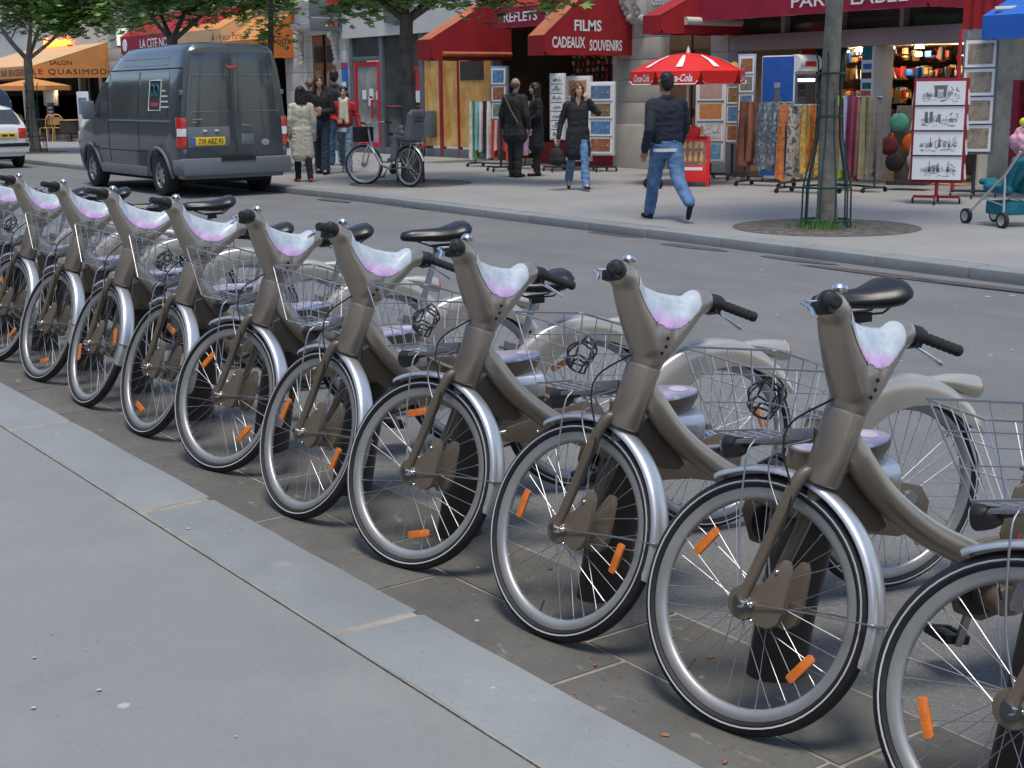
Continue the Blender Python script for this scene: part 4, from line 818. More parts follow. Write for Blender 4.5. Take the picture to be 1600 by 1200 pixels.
# ---- 6: carved stone doorway
S6, x0, x1 = shop('stone_doorway', 'cream stone doorway with orange brown double door and carved consoles', 452, 546)
upper(S6, x0, x1, 3.35, 'stone_pale'); xd0, xd1 = fx(487), fx(527)
pier(S6, x0, xd0-.12, 3.35, 'stone_pale'); pier(S6, xd1+.12, x1, 3.35, 'stone_pale'); zd = fz(505, 54)
child('door_head', box(xd0-.12, xd1+.12, YF-.02, YF+.3, zd, 3.35), 'stone_pale', S6); child('cornice', MB().prism([(0, 0), (-.3, .1), (-.34, .22), (0, .26)], xd0-.4, xd1+.4, lambda u, v, w_: Vector((w_, YF-.02+u, zd+.08+v))), 'stone_pale', S6)
for s_ in (xd0-.25, xd1+.25):
    mb = MB(); mb.tube([(s_-.1, YF-.2, zd-.05), (s_+.1, YF-.2, zd-.05)], .11, 14); mb.tube([(s_-.1, YF-.1, zd-.75), (s_+.1, YF-.1, zd-.75)], .07, 12)
    for k in range(6): mb.ball((s_, YF-.2+.02*k, zd-.15-k*.11), (.085, .07, .08), 8, 6)
    child('carved_console', mb, 'stone_pale', S6)
dr = child('door', box(xd0, xd1, YF+.1, YF+.18, FZ, zd), 'wood_door', S6)
for k in (0, 1):
    xm = lerp(xd0, xd1, .26+.48*k); hw = (xd1-xd0)*.17
    sub('door_panel', box(xm-hw, xm+hw, YF+.05, YF+.11, .3, .95), 'wood_door', dr, bev=.03); sub('door_panel', box(xm-hw, xm+hw, YF+.05, YF+.11, 1.1, fz(505, 108)), 'wood_door', dr, bev=.03)
    g_ = sub('door_grille', box(xm-hw*.8, xm+hw*.8, YF+.06, YF+.105, fz(505, 97), fz(505, 72)), 'interior_dark', dr)
sub('door_gap', box((xd0+xd1)/2-.015, (xd0+xd1)/2+.015, YF+.04, YF+.12, FZ, zd), 'seam', dr)
# ---- 7: orange awning shop behind the van
S7, x0, x1 = shop('orange_awning_shop', 'shop under orange awnings half hidden behind the grey van', 318, 452)
upper(S7, x0, x1, 3.5, 'stone_pale'); room(S7, x0, x1, 3.2, 2.5, 'interior_dark'); child('lintel', box(x0, x1, YF-.02, YF+.3, 3.1, 3.5), 'interior', S7)
X1 = at(457, 90, YF-.1).x; yf = atx(402, 60, X1).y; zf = at(457, 96, YF-.1).z
aw = awning(S7, X1, None, None, 4.2, 'deep_orange', 'orange_canvas', zt=zf+1.35, y_front=yf, z_front=zf+.1, val=.5)
p = atx(428, 63, X1); write('oudous', 'ink', (X1+.004, lerp(yf, YF, .45), p.z), YA, ZA, aw, 1.0, .18)
X2 = at(405, 60, YF-.1).x; 
aw2 = awning(S7, x0+4.4, None, None, 3.4, 'pale_orange_canvas', 'orange_canvas', zt=4.1, y_front=17.0, z_front=fz(355, 66, 17.0), val=.4)
p = at(353, 57, 16.98); write('Au Vieux Paris', 'ink', (p.x, 16.985, p.z), XA, ZA, aw2, 2.0, .2)
# ---- 8: claret fascia restaurant
S8, x0, x1 = shop('claret_restaurant', 'restaurant with claret fascia lettered LA CITE NOTRE and grey stone side', 178, 318)
upper(S8, x0, x1, 4.0, 'stone_pale'); pier(S8, x0, x0+1.4, 3.3, 'stone'); child('shop_window', box(x0+1.4, x1, YF+.1, YF+.15, FZ+.4, 3.3), 'glass_dark', S8); child('stall_riser', box(x0+1.4, x1, YF-.02, YF+.2, FZ, FZ+.4), 'maroon', S8)
Yv = 17.2; fa_ = at(188, 60, Yv); fb_ = at(330, 60, Yv); zc = at(230, 68, Yv).z
aw = awning(S8, fb_.x, None, None, fb_.x-fa_.x, 'claret_canvas', 'red_canvas', zt=zc+1.0, y_front=Yv, z_front=zc-.28, val=.56)
p = at(238, 66, Yv); write('LA CITE NOTRE', 'white_ink', (p.x+.5, Yv-.022, zc), XA, ZA, aw, 3.0, .3, bold=.015)
p = at(196, 68, Yv); sub('round_emblem', MB().lathe([(.001, 0), (.2, 0), (.2, .01), (.001, .01)], 20, Matrix.Translation((p.x, Yv-.02, zc)) @ Matrix.Rotation(R(90), 4, 'X')), 'white_ink', aw)
# ---- 9: corner cafe
S9, x0, x1 = shop('corner_cafe', 'corner cafe with broad orange awning lettered LE QUASIMODO', -60, 178)
x0 -= 14
upper(S9, x0, x1, 4.1, 'stone_pale'); room(S9, x0, x1, 3.3, 3, 'interior_dark'); child('lintel', box(x0, x1, YF-.02, YF+.3, 3.0, 4.1), 'stone_pale', S9)
for k, px in enumerate((40, 75, 130, 143, 172)): child('post', box(fx(px), fx(px)+.16, YF-.04, YF+.15, FZ, 3.0), 'dark_frame' if k % 2 else 'stone', S9)
child('window_frame_white', MB().bx(fx(131), fx(131)+.12, YF-.12, YF-.05, FZ+.9, fz(131, 93)).bx(fx(131), fx(168), YF-.12, YF-.05, fz(150, 98), fz(150, 93)).bx(fx(163), fx(168), YF-.12, YF-.05, FZ+.9, fz(150, 93)), 'paper', S9)
child('red_panel', MB().bx(fx(105), fx(131), YF-.1, YF-.04, fz(120, 112), fz(120, 90)).bx(fx(134), fx(163), YF-.1, YF-.04, fz(150, 112), fz(150, 98)), 'maroon', S9)
mb_ = child('menu_board', box(fx(73), fx(95), YF-.08, YF-.03, fz(84, 165), fz(84, 138)), 'cream', S9, bev=.01); sub('menu_sheet', box(fx(77), fx(91), YF-.095, YF-.085, fz(84, 160), fz(84, 145)), 'paper', mb_)
sub('menu_lamp', MB().lathe([(.001, .05), (.1, .04), (.12, 0), (.001, 0)], 12, Matrix.Translation(at(84, 141, YF-.2))), 'lamp_glow', mb_)
X1 = at(168, 115, YF-.1).x; zf = at(168, 121, YF-.1).z; yf = atx(54, 118, X1).y; yf = max(yf, 14.2)
aw = awning(S9, X1, None, None, 9.5, 'orange_canvas', 'pale_orange_canvas', zt=zf+1.25, y_front=yf, z_front=zf, val=.42)
p = atx(117, 114, X1); write('LE QUASIMODO', 'ink', (X1+.006, p.y, zf+.19), YA, ZA, aw, 3.0, .22, spacing=1.15)
p = atx(95, 101, X1); write('SALON', 'ink', (X1+.006, p.y, zf+.52), YA, ZA, aw, .8, .15)
write('BAR', 'ink', (X1-3.5, yf-.022, zf+.2), XA, ZA, aw, .75, .24); write('BRASSERIE', 'ink', (X1-1.9, yf-.022, zf+.2), XA, ZA, aw, 2.1, .24)
mb = MB(); p = at(88, 68, YF-.15)
for k in range(9): mb.tube([(p.x-1.5+k*.36, YF-.15, p.z-.12), (p.x-1.4+k*.36, YF-.15, p.z+.22*(.6+.4*math.sin(k*2))), (p.x-1.25+k*.36, YF-.15, p.z-.05)], .045, 6)
child('neon_sign', mb, 'neon', S9)
# ================================================================== vehicles
def interp(T, x):
    for (a, b), (c, d) in zip(T, T[1:]):
        if x <= c: return lerp(b, d, (x-a)/(c-a) if c > a else 0) if x > a else b
    return T[-1][1]
def vehicle_body(name, m, stations, top, W, zmax, zb, wf, levels, arches, rw):
    rings = []
    for x in stations:
        t = interp(top, x); P = []
        for z, rd in levels:
            zz = zb+(t-zb)*(z-zb)/(zmax-zb); P.append((interp(W, zz)*rd*interp(wf, x), zz))
        rings.append([Vector((x, y, z)) for y, z in P]+[Vector((x, -y, z)) for y, z in P[::-1]])
    me = MB().loft(rings).mesh(name, m, angle=35)
    o = bpy.data.objects.new('tmp', me); col.objects.link(o); cut = MB()
    for xa in arches:
        for s in (1, -1): cut.tube([(xa, s*(W[1][1]-.26), rw+.03), (xa, s*1.3, rw+.03)], rw+.07, 28)
    co = bpy.data.objects.new('cut', cut.mesh('cut', m)); col.objects.link(co)
    b = o.modifiers.new('b', 'BOOLEAN'); b.operation = 'DIFFERENCE'; b.object = co; b.solver = 'EXACT'
    dg = bpy.context.evaluated_depsgraph_get(); dg.update(); n = bpy.data.meshes.new_from_object(o.evaluated_get(dg))
    bpy.data.objects.remove(o); bpy.data.objects.remove(co); n.name = name; return n
def wheel_mesh(rw, wd):
    M_ = Matrix.Rotation(R(90), 4, 'X')
    ty = MB().lathe([(rw*.62, -wd/2), (rw*.9, -wd/2), (rw*.98, -wd*.4), (rw, -wd*.2), (rw, wd*.2), (rw*.98, wd*.4), (rw*.9, wd/2), (rw*.62, wd/2)], 32, M_, closed=True).mesh('tyre', 'tyre_car')
    M2 = Matrix.Rotation(R(-90), 4, 'X')      # lathe axis z -> +y, so negative heights face outwards at -y
    rm = MB().lathe([(rw*.55, -wd*.36), (rw*.58, -wd*.42), (rw*.635, -wd*.46), (rw*.635, wd*.4), (rw*.55, wd*.4)], 32, M2, closed=True).lathe([(.001, -wd*.42), (rw*.13, -wd*.41), (rw*.17, -wd*.34), (rw*.17, -wd*.2), (.001, -wd*.2)], 20, M2)
    for k in range(7): a = k*math.pi*2/7; rm.box((rw*.36*math.cos(a), -wd*.33, rw*.36*math.sin(a)), (rw*.44, .03, rw*.15), Matrix.Rotation(-a, 3, 'Y'))
    dish = MB().lathe([(.001, -wd*.2), (rw*.56, -wd*.2), (rw*.56, -wd*.1), (.001, -wd*.1)], 24, M2)
    return ty, rm.mesh('rim', 'alloy', bev=.006), dish.mesh('rim_dish', 'seam')
def side_patch(W, s, x0, x1, z0, z1, off, m, name, skew=(0, 0), nz=5, nx=2, lim=None):
    mb = MB(); V = []
    for i in range(nx+1):
        for k in range(nz+1):
            z = lerp(z0, z1, k/nz); xa = x0+skew[0]*k/nz; xb = x1+skew[1]*k/nz; V.append((lerp(xa, xb, i/nx), s*(interp(W, z)+off), z))
    n = len(V); V += [(x, y-s*.02, z) for x, y, z in V]
    F = [(i*(nz+1)+k, (i+1)*(nz+1)+k, (i+1)*(nz+1)+k+1, i*(nz+1)+k+1) for i in range(nx) for k in range(nz)]
    F += [tuple(a+n for a in f[::-1]) for f in F]
    rim_ = [k for k in range(nz+1)]+[i*(nz+1)+nz for i in range(1, nx+1)]+[nx*(nz+1)+k for k in range(nz-1, -1, -1)]+[i*(nz+1) for i in range(nx-1, 0, -1)]
    F += [(rim_[i], rim_[(i+1) % len(rim_)], rim_[(i+1) % len(rim_)]+n, rim_[i]+n) for i in range(len(rim_))]
    mb.add(V, F); return mb.mesh(name, m)
VW = [(.30, .88), (.45, .93), (.75, .955), (1.05, .955), (1.25, .945), (1.6, .905), (1.95, .855), (2.2, .80), (2.44, .75)]
VT = [(0, 2.36), (.06, 2.43), (.3, 2.45), (2.35, 2.43), (2.6, 2.36), (2.85, 2.2), (3.15, 1.95), (3.6, 1.50), (3.75, 1.40), (4.2, 1.24), (4.55, 1.06), (4.75, .9), (4.86, .72), (4.9, .6)]
van = empty('delivery_van', (-20.72, 9.64, 0), math.pi); van.scale = (1.085, 1, 1); tag(van, 'dark grey high roof delivery van seen from behind, parked at the kerb', 'van')
VL = [(.30, .97), (.45, 1), (.75, 1), (1.05, 1), (1.25, 1), (1.6, 1), (1.95, 1), (2.2, 1), (2.32, .975), (2.39, .91), (2.43, .75), (2.445, .4)]
vb = vehicle_body('body', 'van_paint', [0, .02, .06, .15, .3, 1, 1.8, 2.35, 2.6, 2.85, 3.0, 3.15, 3.3, 3.45, 3.6, 3.75, 3.95, 4.2, 4.4, 4.55, 4.68, 4.78, 4.85, 4.9], VT, VW, 2.445, .30, [(0, .965), (.06, .99), (.15, 1), (3.6, 1), (4.2, .97), (4.6, .9), (4.8, .8), (4.9, .66)], VL, (.86, 3.78), .335)
link('body', vb, van)
ty, rm_, dish_ = wheel_mesh(.335, .22)
for xa in (.86, 3.78):
    for s in (1, -1):
        q = Matrix.Translation((xa, s*.83, .335)) @ (Matrix.Identity(4) if s < 0 else Matrix.Rotation(math.pi, 4, 'Z')); wo = link('wheel', ty, van, Matrix.Translation((xa, s*.83, .335)) @ Matrix.Diagonal((1/1.085, 1, 1, 1)) @ (Matrix.Identity(4) if s < 0 else Matrix.Rotation(math.pi, 4, 'Z'))); link('rim', rm_, wo); link('rim_dish', dish_, wo)
        arch = MB().tube([(xa+.415*math.cos(R(a)), s*(interp(VW, .365+.415*math.sin(R(a)))+.004), .365+.415*math.sin(R(a))) for a in range(-8, 189, 14)], .03, 6); link('arch_trim', arch.mesh('arch_trim', 'van_plastic'), van)
link('underbody', MB().bx(.3, 4.5, -.7, .7, .22, .42).mesh('underbody', 'seam'), van)
bp_ = link('rear_bumper', MB().loft([[Vector((x, y, z)) for y, z in ((.93, .36), (.955, .45), (.95, .60), (.93, .63), (-.93, .63), (-.95, .60), (-.955, .45), (-.93, .36))] for x in (.32, .02, -.06, -.09)]).mesh('rear_bumper', 'van_plastic', bev=.02), van)
link('bumper_step', MB().bx(-.10, -.05, -.3, .3, .58, .64).mesh('bumper_step', 'seam'), van)
for s in (1, -1): link('sill', MB().bx(1.35, 3.3, s*.93-.02, s*.93+.02, .30, .46).mesh('sill', 'van_plastic', bev=.01), van)
for s in (1, -1):
    link('side_panel', side_patch(VW, s, 1.62, 2.78, 1.28, 1.98, .005, 'glass_dark' if s > 0 else 'glass_dark', 'side_panel'), van)
    link('side_panel', side_patch(VW, s, .42, 1.52, 1.28, 1.98, .005, 'glass_dark', 'side_panel'), van)
    link('cab_window', side_patch(VW, s, 2.92, 3.62, 1.33, 1.86, .006, 'glass_dark', 'cab_window', skew=(0, -.46)), van)
    link('side_rail', side_patch(VW, s, .3, 2.85, 1.20, 1.225, .012, 'steel', 'side_rail', nz=1), van)
    for zz in (2.10, 2.21): link('roof_rib_glint', side_patch(VW, s, .55, 2.35, zz, zz+.018, .008, 'steel', 'roof_rib_glint', nz=1), van)  # bright steel strips stand in for the reflections along the roof ribs
    link('roof_seam', side_patch(VW, s, .03, 2.85, 2.03, 2.05, .004, 'seam', 'roof_seam', nz=1), van)
    for xx in (1.57, 2.85): link('door_seam', side_patch(VW, s, xx, xx+.014, .5, 2.0, .004, 'seam', 'door_seam', nx=1), van)
    link('lower_crease', side_patch(VW, s, 1.3, 3.3, .70, .715, .004, 'seam', 'lower_crease', nz=1), van)
    tlm = MB().loft([[Vector((x, s*(y), z)) for x, y in ((-.012, .80), (-.014, .915), (.06, .962), (.10, .958), (.10, .80))] for z in (.80, .86, 1.2, 1.27)]); tl_ = link('tail_lamp', tlm.mesh('tail_lamp', 'red_lens', bev=.01), van)
    link('reverse_lamp', MB().loft([[Vector((x, s*(y), z)) for x, y in ((-.016, .81), (-.018, .916), (.05, .966), (.05, .81))] for z in (.98, 1.10)]).mesh('reverse_lamp', 'white_lens'), tl_)
    link('mirror', MB().box((3.42, s*1.08, 1.38), (.12, .2, .32)).box((3.45, s*.97, 1.30), (.08, .12, .08)).mesh('mirror', 'van_plastic', bev=.03), van)
    [link('hinge', MB().bx(-.01, .04, s*yh-.03, s*yh+.03, zh, zh+.08).mesh('hinge', 'van_plastic', bev=.008), van) for yh, zh in ((.87, 1.62), (.87, .70))]
    # rear doors: proud skins with pressed panels
    def rp(y, z, x): return Vector((x-.0+.0*z, y, z))
    hwid = lambda z: interp(VW, z)*.965-.075
    dm = MB().loft([[Vector((x, s*y, z)) for y in (.012,)]+[Vector((x, s*hwid(z), z))]+[Vector((x+.03, s*hwid(z), z)), Vector((x+.03, s*.012, z))] for z, x in ((.64, -.020), (1.0, -.0185), (1.4, -.0165), (1.8, -.0145), (2.1, -.013), (2.28, -.012))]); rd_ = link('rear_door', dm.mesh('rear_door', 'van_paint', bev=.012), van)
    pm = MB().loft([[Vector((x, s*.07, z)), Vector((x, s*(hwid(z)-.06), z)), Vector((x+.02, s*(hwid(z)-.06), z)), Vector((x+.02, s*.07, z))] for z, x in ((1.36, -.0235), (1.4, -.0235), (1.8, -.0175), (1.93, -.0145))]); link('panel_groove', MB().tube([(-.0175, s*.07, 1.36), (-.0150, s*.07, 1.93), (-.0150, s*(hwid(1.93)-.06), 1.93), (-.0175, s*(hwid(1.36)-.06), 1.36)], .006, 5, closed=True).mesh('panel_groove', 'van_plastic'), rd_)
link('windscreen', MB().loft([[Vector((x, y, z)) for y in (-w_, 0, w_)] for x, z, w_ in ((2.90, 2.19, .66), (3.2, 1.925, .72), (3.62, 1.505, .80))], closed=False).mesh('windscreen', 'glass_dark'), van, Matrix.Translation((.012, 0, .012)))
link('high_brake_lamp', MB().bx(-.03, .0, -.09, .09, 2.03, 2.07).mesh('high_brake_lamp', 'red_lens', bev=.005), van)
rc = link('plate_recess', MB().bx(-.03, -.012, .10, .82, .80, 1.12).mesh('plate_recess', 'van_plastic', bev=.012), van)
pl = link('number_plate', MB().bx(-.042, -.031, .19, .75, .83, .96).mesh('number_plate', 'plate_yellow', bev=.004), van)
link('plate_band', MB().bx(-.0435, -.040, .70, .75, .832, .958).mesh('plate_band', 'card_blue'), pl)
link('lettering', textmesh('739 ABZ 93', 'ink', .42, .085, bold=.01), pl, basis((-.0445, .44, .895), (0, -1, 0), (0, 0, 1)))
[link('plate_lamp', MB().bx(-.045, -.02, y_, y_+.06, 1.05, 1.075).mesh('plate_lamp', 'white_lens'), van) for y_ in (.30, .50)]
link('door_handle', MB().tube([(-.03, -.12, 1.14), (-.055, -.14, 1.14), (-.055, -.26, 1.13), (-.03, -.28, 1.12)], .011, 6).mesh('door_handle', 'steel'), van)
link('lock_box', MB().bx(-.03, -.012, -.1, -.32, .83, 1.0).mesh('lock_box', 'van_plastic', bev=.01), van)
link('oval_badge', MB().lathe([(.001, 0), (.05, 0), (.052, .006), (.001, .008)], 20, Matrix.Translation((-.022, -.52, .86)) @ Matrix.Diagonal((1, 1.4, 1, 1)) @ Matrix.Rotation(R(-90), 4, 'Y')).mesh('oval_badge', 'steel'), van)
link('badge_letters', MB().bx(-.03, -.022, .66, .74, 1.19, 1.205).bx(-.03, -.022, .55, .72, 1.235, 1.25).mesh('badge_letters', 'steel'), van)
# livery panel on the side
yl = lambda z: interp(VW, z)+.009
lg = link('livery_panel', MB().loft([[Vector((.70, yl(z), z)), Vector((1.14, yl(z), z)), Vector((1.14, yl(z)-.01, z)), Vector((.70, yl(z)-.01, z))] for z in (1.38, 1.6, 1.86)]).mesh('livery_panel', 'ink'), van)
link('livery_border', MB().tube([(.70, yl(1.38), 1.38), (.70, yl(1.86), 1.86), (1.14, yl(1.86), 1.86), (1.14, yl(1.38), 1.38)], .010, 4, closed=True).mesh('livery_border', 'paper'), lg)
ring_ = MB()
for dx in (-.08, .08): ring_.tube([(.92+dx+.085*math.cos(k*.5), yl(1.7)+.004, 1.70+.085*math.sin(k*.5)) for k in range(13)], .014, 5)
link('livery_rings', ring_.mesh('livery_rings', 'teal'), lg); link('livery_word', MB().bx(.78, 1.06, yl(1.48), yl(1.48)+.004, 1.45, 1.51).mesh('livery_word', 'red_ink'), lg)
lt = MB()
for k, w_ in enumerate((.10, .17, .2, .22)): lt.bx(.66-w_*1.3, .66, yl(1.7-k*.085), yl(1.7-k*.085)+.004, 1.68-k*.085, 1.705-k*.085)
link('livery_text', lt.mesh('livery_text', 'paper'), lg)
# white hatchback at the left edge
CW = [(.28, .72), (.4, .78), (.7, .82), (.9, .81), (1.0, .78), (1.2, .69), (1.45, .58)]
CT = [(0, .92), (.05, 1.0), (.28, 1.34), (.45, 1.43), (1.6, 1.46), (2.1, 1.40), (2.7, 1.0), (3.5, .85), (3.75, .6), (3.8, .5)]
CL = [(.28, .96), (.4, 1), (.7, 1), (.9, 1), (1.1, 1), (1.3, 1), (1.4, .92), (1.45, .6)]
Xc = -32.6; pr_ = atx(46, 215, Xc); car = empty('hatchback', (Xc, pr_.y-.82, 0), math.pi); tag(car, 'white hatchback with yellow number plate cut off by the left edge', 'car')
link('body', vehicle_body('body', 'white_paint', [0, .03, .08, .15, .28, .45, 1, 1.6, 2.1, 2.4, 2.7, 3.1, 3.5, 3.65, 3.75, 3.8], CT, CW, 1.45, .28, [(0, .9), (.08, .97), (.3, 1), (3.2, 1), (3.6, .93), (3.8, .75)], CL, (.62, 3.05), .29), car)
ty2, rm2, dish2 = wheel_mesh(.29, .18)
for xa in (.62, 3.05):
    for s in (1, -1): wo = link('wheel', ty2, car, Matrix.Translation((xa, s*.70, .29)) @ (Matrix.Identity(4) if s < 0 else Matrix.Rotation(math.pi, 4, 'Z'))); link('rim', rm2, wo); link('rim_dish', dish2, wo)
link('rear_window', MB().loft([[Vector((x, y, z)) for y in (-w_, 0, w_)] for x, z, w_ in ((.06, 1.02, .66), (.15, 1.16, .62), (.27, 1.33, .55))], closed=False).mesh('rear_window', 'glass_dark'), car, Matrix.Translation((-.014, 0, .008)))
link('bumper', MB().bx(-.07, .3, -.78, .78, .36, .56).mesh('bumper', 'white_paint', bev=.03), car); link('bumper_strip', MB().bx(-.085, .3, -.785, .785, .50, .58).mesh('bumper_strip', 'seam', bev=.01), car)
for s in (1, -1): link('tail_lamp', MB().bx(-.01, .1, s*.66-.09, s*.66+.09, .68, .92).mesh('tail_lamp', 'red_lens', bev=.02), car); link('side_window', side_patch(CW, s, .5, 2.1, 1.0, 1.32, .006, 'glass_dark', 'side_window', skew=(.1, -.3)), car)
pl = link('number_plate', MB().bx(-.02, .0, -.54, -.02, .70, .81).mesh('number_plate', 'plate_yellow'), car); stuff(link('plate_marks', MB().bx(-.022, -.019, -.48, -.36, .73, .78).bx(-.022, -.019, -.32, -.2, .73, .78).bx(-.022, -.019, -.15, -.09, .73, .78).mesh('plate_marks', 'ink'), pl))
link('underbody', MB().bx(.3, 3.5, -.6, .6, .2, .4).mesh('underbody', 'seam'), car)
Xb = -37.5; pb = atx(24, 170, Xb); bv = empty('small_van', (Xb, pb.y-.85, 0), math.pi); tag(bv, 'dark blue small van standing ahead of the white hatchback', 'van')
BW = [(.3, .78), (.5, .84), (.9, .85), (1.2, .83), (1.6, .76), (1.9, .66)]; BT = [(0, 1.75), (.1, 1.85), (.4, 1.9), (2.0, 1.88), (2.7, 1.2), (3.7, .95), (3.95, .6)]; BLv = [(.3, .96), (.5, 1), (.9, 1), (1.2, 1), (1.6, 1), (1.8, .95), (1.87, .8), (1.9, .5)]
link('body', vehicle_body('body', 'blue_paint', [0, .04, .1, .4, 1, 1.6, 2, 2.3, 2.7, 3.2, 3.7, 3.95], BT, BW, 1.9, .3, [(0, .95), (.1, 1), (3.4, 1), (3.95, .8)], BLv, (.7, 3.2), .31), bv)
for xa in (.7, 3.2):
    for s in (1, -1): wo = link('wheel', ty2, bv, Matrix.Translation((xa, s*.72, .29)))
link('rear_window', MB().bx(-.01, .03, -.55, .55, 1.15, 1.6).mesh('rear_window', 'glass_dark'), bv)

# ================================================================== trees
def palmate(mb, c, u, v, s):
    n = u.cross(v)
    for k in range(5):
        a = R(-76+38*k); d = u*math.cos(a)+v*math.sin(a); e = n.cross(d); L = s*(1 if k in (1, 2, 3) else .75); dr_ = n*(-.22*L)
        mb.add([c, c+d*L*.55+e*L*.17+dr_*.3, c+d*L+dr_, c+d*L*.55-e*L*.17+dr_*.3], [(0, 1, 2, 3)])
def tree(label, base, r0, fork, limbs, crowns, nleaf, bark='bark', lean=(0, 0), guard=1, leafsize=.16, seed=1, grate=True):
    rnd = random.Random(seed); root = empty('street_tree', base); tag(root, label, 'tree', 'street trees along the far pavement')
    tp = []; rr = []
    for k in range(13):
        t = k/12; tp.append((lean[0]*t+.02*math.sin(t*7+seed), lean[1]*t+.015*math.cos(t*6), fork*t)); rr.append(r0*(1.25 if k == 0 else 1.07 if k == 1 else 1-.16*t)*(1+.05*math.sin(k*2.3+seed)))
    tm = MB().tube(tp, rr, 14); top = Vector(tp[-1])
    lm_ = MB(); tips = []
    for (dx, dy, dz, r1) in limbs:
        e = top+Vector((dx, dy, dz)); m1 = top.lerp(e, .5)+Vector((dx*.12, dy*.12, -abs(dz)*.08)); P = catmull([top-Vector((0, 0, .12)), m1, e], 5); lm_.tube(P, [lerp(r1, r1*.45, i/(len(P)-1)) for i in range(len(P))], 8)
        for q in range(5):
            s_ = P[rnd.randrange(4, len(P))]; e2 = s_+Vector((rnd.uniform(-.9, .9), rnd.uniform(-.9, .9), rnd.uniform(-.2, .9))); lm_.tube(catmull([s_, s_.lerp(e2, .5)+Vector((0, 0, .1)), e2], 3), [.022, .02, .018, .016, .014, .012, .008], 5); tips.append(e2)
    link('trunk', tm.mesh('trunk', bark), root); link('limbs', lm_.mesh('limbs', bark), root)
    for name, mm, fr in (('crown', 'leaf', .68), ('crown', 'leaf_light', .32)):
        mb = MB()
        for (cx, cy, cz, rx, ry, rz, wgt) in crowns:
            cl = [Vector((cx+rx*rnd.uniform(-1, 1)*.85, cy+ry*rnd.uniform(-1, 1)*.85, cz+rz*rnd.uniform(-1, 1)*.85)) for _ in range(max(6, int(26*wgt)))]
            for i in range(int(nleaf*fr*wgt)):
                q = rnd.choice(cl); p = q+Vector((rnd.gauss(0, .2), rnd.gauss(0, .2), rnd.gauss(0, .16)))
                a = rnd.uniform(0, 2*math.pi); u = Vector((math.cos(a), math.sin(a), rnd.uniform(-.9, .15))).normalized(); v = u.cross(Vector((rnd.uniform(-.4, .4), rnd.uniform(-.4, .4), 1))).normalized()
                palmate(mb, p, u, v, leafsize*rnd.uniform(.65, 1.25))
        stuff(link(name, mb.mesh(name, mm, smooth=False), root))
    return root
def guard(label, base, s=1):
    root = tag(empty('tree_guard', base), label, 'tree guard', 'iron tree guards'); n = 10
    for k in range(n):
        a = 2*math.pi*k/n+.15; P = [(.40, -.02), (.39, .22), (.385, .45), (.30, .72), (.22, .98), (.20, 1.25), (.20, 1.7), (.21, 1.82), (.26, 1.98 if k % 2 else 1.9)]
        if k % 2: P = P[:6]+[(.20, 1.32), (.19, 1.42)]
        link('bar', MB().tube([(r_*s*math.cos(a), r_*s*math.sin(a), z) for r_, z in P], .0105, 6).mesh('bar', 'iron_green'), root)
    for r_, z in ((.40, .08), (.385, .45), (.205, 1.22), (.205, 1.68)): link('ring', MB().tube([(r_*s*math.cos(k*math.pi/14), r_*s*math.sin(k*math.pi/14), z) for k in range(28)], .012, 6, closed=True).mesh('ring', 'iron_green'), root)
def pit(base, r_, m='earth'):
    mb = MB(); n = 48; V = [(0, 0, .012)]
    for q in range(1, 9):
        for k in range(n): V.append((r_*q/8*math.cos(2*math.pi*k/n), r_*q/8*math.sin(2*math.pi*k/n), .004+(random.uniform(0, .014) if q < 8 else 0)))
    F = [(0, 1+k, 1+(k+1) % n) for k in range(n)]+[(1+(q-1)*n+k, 1+q*n+k, 1+q*n+(k+1) % n, 1+(q-1)*n+(k+1) % n) for q in range(1, 8) for k in range(n)]
    o = link('tree_pit', mb.add(V, F).mesh('tree_pit', m)); o.location = base; struct(o)
TR = gp(1290, 355, FZ); TM = gp(642, 286.5, FZ); TL = gp(56, 238, FZ)
rpit = (gp(1430, 365, FZ)-gp(1148, 352, FZ)).length/2
pit(TR, rpit); pit(TM, (gp(730, 291, FZ)-gp(541, 290, FZ)).length/2); pit(TL, .9)
tree('tall bare grey trunk of the tree inside the green iron guard', TR, .104, 4.4, ((-1.2, .4, 1.6, .07), (.9, -.6, 1.8, .07), (.2, 1.1, 1.9, .06), (-.5, -1.2, 1.5, .06)), ((0, 0, 6.4, 1.9, 1.9, 1.2, 1),), 1800, lean=(.02, 0), seed=3)
guard('flared green iron tree guard around the right hand trunk', TR, .68)
fk_z = at(640, 22, TM.y).z-FZ
tree('tree behind the city bicycle, forking near the top of the photo', TM, .135, fk_z, ((-1.5, .1, .75, .06), (-.6, -.9, 1.1, .06), (1.3, .5, .8, .06), (.3, 1.0, 1.3, .06), (.1, -.2, 1.8, .07)), ((-.9, -.2, fk_z+.42, 1.0, .9, .3, .55), (.9, .4, fk_z+.50, 1.0, .9, .34, .55), (2.1, 1.2, fk_z+.38, .8, .6, .2, .5), (0, 0, fk_z+2.2, 1.9, 1.9, .9, .9)), 1300, bark='bark_dark', lean=(-.02, 0), seed=5)
guard('green iron tree guard behind the parked city bicycle', TM, .6)
fl = at(50, 86, TL.y).z-FZ
tree('leafy young tree in front of the cafe at the left', TL, .13, fl, ((-1.5, -.4, 1.3, .07), (-.7, .8, 1.7, .06), (.5, .1, 1.9, .07), (1.4, .9, 1.2, .06), (.2, -1, 1.5, .06)), ((-.6, -.2, fl+1.5, 1.6, 1.3, .7, .8), (1.3, .8, fl+1.15, 1.5, 1.1, .6, 1), (2.6, 1.6, fl+1.1, 1.1, .8, .6, .5), (.4, 0, fl+2.5, 2.2, 2, .8, 1)), 1500, lean=(-.1, 0), seed=8, leafsize=.19)
